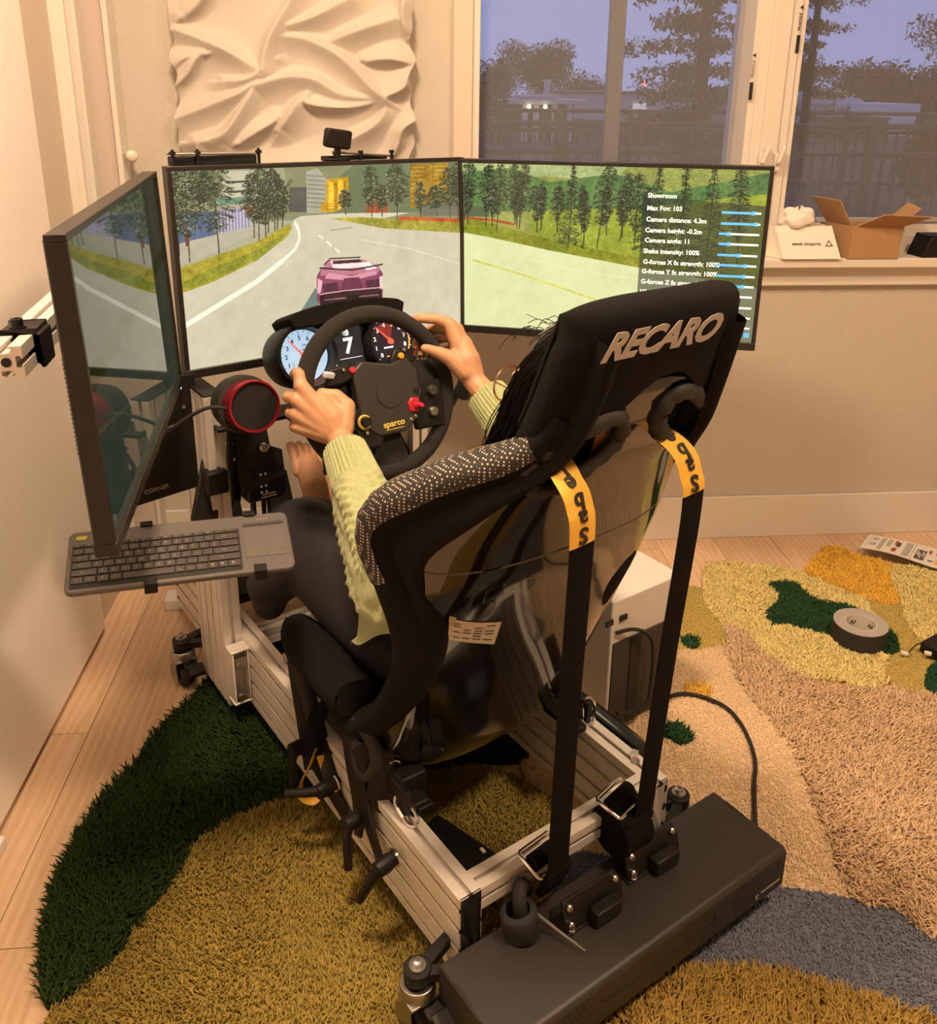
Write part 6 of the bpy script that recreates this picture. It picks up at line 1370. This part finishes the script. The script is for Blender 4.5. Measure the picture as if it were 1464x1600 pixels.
# ---------------- hair, flowing off the head down past the left side of the seat
HAIR = mat('dark_hair', (.010, .0075, .006), .38, spec=.6)
hg = M()
hg.ball(HC+V3((.008, -.004, .016)), (.080, .086, .100), 24)
def strand(a0, b0, off, seed):
    rg = random.Random(seed); st = HC+V3((-.084*math.cos(a0)*math.cos(b0), .085*math.sin(a0)*math.cos(b0)-.012, .016+.10*math.sin(b0)))
    side = 1 if math.cos(a0) >= 0 else -1
    j = lambda s=.008: rg.gauss(0, s*.6)
    p1 = st+V3((-side*(.022+j()), .004+j(), -.03)); p2 = st+V3((-side*(.034+j(.012)), .020+j(.012), -.095-.02*rg.random())); p3 = st+V3((-side*(.042+j(.016)), .055+j(.016), -.175-.03*rg.random())); p4 = st+V3((-side*(.046+j(.02)), .085+j(.02), -.245-.06*rg.random()))
    q_ = spline([st-V3((-side*.01, 0, .0)), p1, p2, p3, p4], 4)
    return [(a, max(b, float(np.interp(c, [.6, .76, .83, .91, 1.0, 1.1], [.125, .075, .045, .01, -.03, -.05]))), c) for a, b, c in q_]
for q in range(1500):
    a0 = random.uniform(-1.25, .55) if q % 5 else math.pi-random.uniform(-1.0, .4); b0 = random.uniform(-.25, 1.5)
    hg.tube(strand(a0, b0, 0, q), [.0010]*8+[.0009]*5+[.0006]*3+[.0003], 3, caps=False)
for q in range(34):                                   # fly-away wisps near the crown
    rg = random.Random(900+q); st = HC+V3((-.05+rg.gauss(0, .02), rg.gauss(0, .03), .120-rg.random()*.03))
    hg.tube(spline([st, st+V3((-.010+rg.gauss(0, .004), rg.gauss(.003, .004), .006+rg.gauss(0, .003))), st+V3((-.024+rg.gauss(0, .006), rg.gauss(.006, .006), -.004+rg.gauss(0, .006)))], 4), [.0006]*8+[.0003], 3, caps=False)
part('hair', hg, HAIR, person, angle=70)
# ---------------- eyes and glasses
for sx_ in (-1, 1):
    part('eye', M().ball(HC+V3((sx_*.031, .076, .008)), .0118, 12), mat('eye_white', (.75, .72, .68), .2), person, angle=60)
gm = mat('gold_wire', (.50, .30, .20), .25, 1); gg = M()
for sx_ in (-1, 1):
    c = HC+V3((sx_*.036, .106, -.002)); gg.tube([c+V3((.030*math.cos(a), -.006*abs(math.cos(a)), .026*math.sin(a))) for a in [2*math.pi*i/28 for i in range(28)]], .0014, 6, closed=True)
    gg.tube([c+V3((sx_*.030, -.008, .010)), HC+V3((sx_*.082, .03, .014)), HC+V3((sx_*.080, -.005, .006))], .0013, 6)
gg.tube([HC+V3((-.007, .108, .004)), HC+V3((0, .112, .007)), HC+V3((.007, .108, .004))], .0013, 6)
part('glasses', gg, gm, person, label='thin gold framed glasses')
# ================================================================== WHITE TOWER CASE BEHIND THE SEAT
t = thing('computer_tower', 'white computer tower standing on the rug behind the racing seat', 'computer', (.69, .36, .01), RIG)
TW = mat('white_case_steel', (.62, .60, .57), .45); tx0, tx1, ty0, ty1 = .610, .815, .320, .740
part('body', M().box(((tx0+tx1)/2, (ty0+ty1)/2, .184), (tx1-tx0, ty1-ty0, .324)), TW, t, .004)
part('front_mesh', M().box(((tx0+tx1)/2, ty0-.002, .135), (tx1-tx0-.012, .004, .215)), mat('dark_grille', (.028, .024, .022), .6), t, .001)
part('side_slot', M().box(((tx0+tx1)/2-.03, ty0-.004, .135), (.030, .004, .215)), INK, t)
for xx in (tx0+.03, tx1-.03):
    for yy in (ty0+.04, ty1-.04): part('foot', M().cyl((xx, yy, .008), (xx, yy, .022), .014), RUBBER, t)
for xx in (.60, .64): part('rear_socket', M().box((xx, ty0-.003, .30), (.02, .004, .012)), INK, t)
pts = [(.620, .316, .270), (.655, .300, .275), (.695, .292, .250), (.712, .290, .20), (.712, .290, .11), (.704, .290, .075), (.67, .292, .065), (.63, .305, .07)]
solo('tower_cable', M().tube(spline(pts, 6), .0042, 8), RUBBER, 'black power cable looping down the back of the white computer tower', 'cable', (.67, .24, .10), RIG)
# small white charger and boxes on the floor under the left monitor
t = thing('white_adapter', 'small white plastic adapter on the floor beside the front of the rig', 'adapter', (-.60, 2.225, 0))
part('body', M().prism(rrect(-.045, -.03, .045, .03, .012, 4), lambda a, b: (-.60+a*.8, 2.225+b, .0), lambda a, b: (-.60+a*.78, 2.225+b*.96, .032)), mat('white_plastic', (.75, .72, .68), .35), t, .004)
part('lead', M().tube(spline([(-.60, 2.25, .02), (-.59, 2.29, .05), (-.57, 2.34, .10), (-.56, 2.40, .2)], 6), .002, 6), mat('white_plastic', (.75, .72, .68), .35), t)
t = thing('small_carton', 'pale flat carton on the floor in the corner behind the door edge', 'box', (-.66, 2.34, 0))
part('carton_body', M().box((-.665, 2.43, .025), (.18, .14, .05)), mat('pale_card', (.70, .62, .52), .7), t, .002)
part('lid', M().box((-.665, 2.43, .054), (.186, .146, .010)), mat('pale_card', (.70, .62, .52), .7), t, .002)
t = thing('cable_box', 'white cable box with black clip on the floor under the left monitor', 'box', (-.46, 2.36, 0))
part('body', M().box((-.46, 2.36, .09), (.15, .14, .18)), mat('white_plastic', (.75, .72, .68), .35), t, .006)
part('clip', M().box((-.50, 2.31, .18), (.04, .06, .02)), BLACK, t, .004)
t = thing('door_stopper', 'white door edge bumper on the floor at the left edge of the photo', 'bumper', (-.78, 1.39, 0))
part('block', M().box((-.750, 1.385, .012), (.022, .035, .024)), mat('white_plastic', (.75, .72, .68), .35), t, .003)
# ================================================================== OUTSIDE
GZ = -.12
structure('ground', M().box((8, 60, GZ-.05), (220, 112, .1)), mat('dusk_ground', (.055, .045, .038), .95, var=.3, vscale=2))
def railing(x0, x1, y0, y1, h, lab, n):
    t = thing('railing', lab, 'railing', (x0, y0, GZ)); A, Bq = V3((x0, y0, 0)), V3((x1, y1, 0)); d = (Bq-A); m = mat('dark_metal', (.035, .034, .036), .6)
    for zz in (h, h-.24, .12): part('rail', M().tube([A+V3((0, 0, zz)), Bq+V3((0, 0, zz))], .028, 6), m, t)
    g = M()
    for i in range(n*7): g.box(A+d*(i/(n*7))+V3((0, 0, (h-.24)/2)), (.018, .018, h-.26))
    part('pickets', g, m, t, kind='stuff')
    for i in range(n+1): part('post', M().box(A+d*(i/n)+V3((0, 0, h/2)), (.07, .07, h)), m, t)
railing(.6, 8.0, 8.3, 8.0, 1.03, 'dark picket railing outside the windows across the yard', 8)
railing(.2, 9.0, 12.3, 12.1, 1.03, 'farther dark picket railing in front of the white buildings', 9)
OFF = mat('offwhite_render', (.50, .49, .50), .8); ROOF = mat('dark_roof', (.10, .10, .11), .8); BRICKM = mat('brown_boards', (.13, .10, .08), .9)
b = thing('garden_pavilion', 'low flat-roofed pavilion with two lit lamps beyond the railings', 'building', (4.0, 26, GZ))
part('roof', M().box((4.05, 26, .90), (2.3, 2.0, .13)).box((3.9, 25.6, 1.02), (1.1, 1.0, .1)), OFF, b, .02)
for xx in (3.55, 3.85, 4.35, 4.75): part('post', M().box((xx, 25.1, .37), (.14, .14, .98)), OFF, b)
part('rear_wall', M().box((4.1, 26.9, .3), (2.2, .15, 1.1)), BRICKM, b)
for xx in (3.63, 4.06): part('lamp', M().ball((xx, 24.9, .78), .055, 10), mat('bulb_glow', (1, .9, .6), .5, emit=(1, .85, .5), estr=7), b, angle=60)
part('chimney', M().cyl((4.2, 25.6, 1.0), (4.2, 25.6, 1.42), .085, n=12).cyl((4.2, 25.6, 1.42), (4.2, 25.6, 1.47), .12, n=12), OFF, b)
b = thing('white_hall', 'plain white flat-roofed building behind the grey window stile', 'building', (7.0, 31, GZ))
part('wall', M().box((7.4, 31, .40), (4.1, 5, 1.40)), OFF, b); part('roof', M().box((7.4, 31, 1.12), (4.2, 5.1, .06)), ROOF, b)
part('plinth', M().prism([(5.3, .40), (9.5, .10), (9.5, -.3), (5.3, -.3)], lambda a, c: (a, 28.3, c), lambda a, c: (a, 28.0, c)), BRICKM, b); part('window', M().box((7.55, 28.48, .72), (.42, .05, .22)), mat('lit_window', (.5, .5, .5), .5, emit=(.35, .36, .38), estr=1), b)
b = thing('white_house', 'white gabled house with bright garage beyond the right window', 'building', (15.3, 30, GZ))
part('wall', M().box((14.6, 32.8, .2), (3.0, 3, 1.2)), OFF, b); part('wall', M().box((16.0, 30.6, .15), (1.9, 2.6, 1.45)), mat('bright_render', (.72, .72, .74), .8), b)
part('roof', M().prism([(-1.6, .80), (1.6, .80), (.9, 1.22), (-.4, 1.30)], lambda a, c: (14.6+a, 31.2, c), lambda a, c: (14.6+a, 34.5, c)), OFF, b)
part('garage_door', M().box((16.1, 29.28, .0), (1.2, .05, .9)), mat('pale_door', (.6, .6, .62), .6), b)
b = thing('brown_shed', 'brown boarded shed in front of the bright garage', 'building', (13.2, 26, GZ))
part('wall', M().box((13.1, 26.4, .15), (1.9, 1.2, .75)), BRICKM, b); part('roof', M().box((13.1, 26.4, .54), (2.0, 1.3, .05)), ROOF, b)
t = thing('light_mast', 'thin mast with a small red light above the white hall', 'mast', (14, 52, GZ))
part('pole', M().cyl((13.96, 52, GZ), (13.96, 52, 1.36), .06), ROOF, t); part('red_light', M().ball((13.96, 52, 1.42), .16, 10), mat('red_glow', (1, .2, .2), .5, emit=(1, .18, .18), estr=2.5), t, angle=60)
LEAF = mat('dusk_leaves', (.040, .042, .032), .95, var=.35, vscale=3); BARK = mat('dusk_bark', (.04, .034, .03), .95)
def foliage(name, blobs, n, sz, seed, parent, drop=0):
    rg = np.random.default_rng(seed); g = M(); vol = np.array([r[0]*r[2] for _, r in blobs]); cnt = (vol/vol.sum()*n).astype(int)
    for (c, r), m_ in zip(blobs, cnt):
        d = rg.normal(0, 1, (m_, 3)); d /= np.linalg.norm(d, axis=1)[:, None]; p = np.array(c)+d*np.array(r)*(rg.random((m_, 1))**.4)
        for q in p:
            a, bq = rg.normal(0, sz, 3), rg.normal(0, sz, 3); bq[2] -= drop*abs(sz); o = len(g.v)
            g.v += [tuple(q), tuple(q+a), tuple(q+bq)]; g.f.append((o, o+1, o+2)); g.mi.append(0)
    return part(name, g, LEAF, parent, angle=0)
def broad(x, y, h, r, lab, seed, n=2600, cat='tree', gname='broadleaf_tree'):
    t = thing(gname, lab, cat, (x, y, GZ), group='trees beyond the windows'); rg = np.random.default_rng(seed)
    bl = [((x+rg.normal(0, r*.45), y+rg.normal(0, r*.3), h*(.42+.5*rg.random())), (r*.55, r*.5, r*.45)) for _ in range(11)]+[((x, y, h*.45), (r*.8, r*.6, h*.40))]
    foliage('crown', bl, n, max(.028, r*.040), seed, t); part('trunk', M().cyl((x, y, GZ), (x, y, h*.6), r*.09, r*.05, 8), BARK, t); return t
def conifer(x, y, h, r, lab, seed, n=9000):
    t = thing('conifer_tree', lab, 'tree', (x, y, GZ), group='trees beyond the windows'); rg = np.random.default_rng(seed); bl = []
    lev = 17
    for i in range(lev):
        f = i/lev; z = h*(.10+.88*f); rr = r*(1-f)**.75*(.8+.4*rg.random())
        for q in range(6):
            a = rg.uniform(0, 6.28); L = rr*(.65+.45*rg.random())
            for s_ in (.35, .65, .95): bl.append(((x+math.cos(a)*L*s_, y+math.sin(a)*L*s_, z-.10*L*s_+rg.normal(0, .03*h*.2)), (r*.17*(1.25-s_*.5), r*.17, r*.075)))
    foliage('crown', bl, n, max(.03, r*.026), seed, t, .6); part('trunk', M().cyl((x, y, GZ), (x, y, h*.97), r*.09, .02, 8), BARK, t)
conifer(4.62, 14.0, 6.4, 1.45, 'big dark conifer filling the right part of the left window', 5, 26000)
conifer(6.95, 15.5, 6.6, .95, 'tall dark conifer at the left edge of the right window', 6, 16000)
broad(3.35, 30, 1.95, .95, 'dark leafy tree behind the pavilion in the left window', 7, 9000)
broad(5.85, 36.5, 2.95, 1.15, 'round dark tree with a ragged top left of the window stile', 17, 14000)
conifer(2.75, 24.0, 2.05, .36, 'small pointed dark tree near the left frame of the left window', 8, 3000)
conifer(2.0, 23.0, 2.05, .35, 'narrow dark tree cut by the left frame of the left window', 9, 2500)
broad(9.6, 46, 1.5, 1.6, 'low dark bush line behind the white hall', 10, 4000, 'bush', 'bush')
broad(14.6, 47, 1.3, 1.9, 'low dark bush line under the red mast light', 11, 4000, 'bush', 'bush')
broad(15.6, 37.5, 2.35, 1.5, 'dark leafy tree behind the white gabled house', 12, 12000)
broad(25.0, 47, 1.55, 3.2, 'long dark hedge under the distant palm', 13, 9000, 'bush', 'bush')
broad(9.35, 15.0, 3.2, .62, 'leafy branches at the right edge of the right window', 14, 6000)
broad(9.0, 12.0, 1.0, .7, 'dark shrub behind the railing in the right window', 15, 5000, 'bush', 'bush')
broad(3.9, 10.6, .75, .6, 'dark shrub behind the near railing in the left window', 16, 4000, 'bush', 'bush')
broad(6.3, 10.6, 1.10, .34, 'slim dark tree behind the railing near the right edge', 20, 4000)
t = thing('palm_tree', 'distant round-headed palm above the hedge in the right window', 'tree', (29.5, 56, GZ)); g = M()
for q in range(22):
    a = q*.9; g.tube([(29.5, 56, 1.75), (29.5+.25*math.cos(a), 56+.25*math.sin(a), 1.9+.15*math.sin(q*1.7)), (29.5+.42*math.cos(a), 56+.42*math.sin(a), 1.62+.25*math.sin(q*1.7))], [.06, .09, .02], 4)
part('fronds', g, LEAF, t); part('trunk', M().cyl((29.5, 56, GZ), (29.5, 56, 1.75), .07, .06, 6), BARK, t)
for i, xx in enumerate((30.25, 30.75, 31.35)):
    t = thing('cypress_tree', ('left', 'middle', 'right')[i]+' one of three pointed distant cypresses right of the palm', 'tree', (xx, 56, GZ), group='distant cypresses')
    foliage('crown', [((xx, 56, 1.0+.2*z_), (.17*(1-z_/7), .17, .16)) for z_ in range(6)], 700, .06, 40+i, t); part('trunk', M().cyl((xx, 56, GZ), (xx, 56, 1.0), .06, .05, 6), BARK, t)

# every text curve becomes a plain mesh object of its own
bpy.context.view_layer.update(); dg_ = bpy.context.evaluated_depsgraph_get()
for o in [o for o in COL.objects if o.type == 'FONT']:
    me = bpy.data.meshes.new_from_object(o.evaluated_get(dg_)); nm, par, ml, cu = o.name, o.parent, o.matrix_local.copy(), o.data
    bpy.data.objects.remove(o); bpy.data.curves.remove(cu)
    q = bpy.data.objects.new(nm, me); COL.objects.link(q); q.parent = par; q.matrix_local = ml
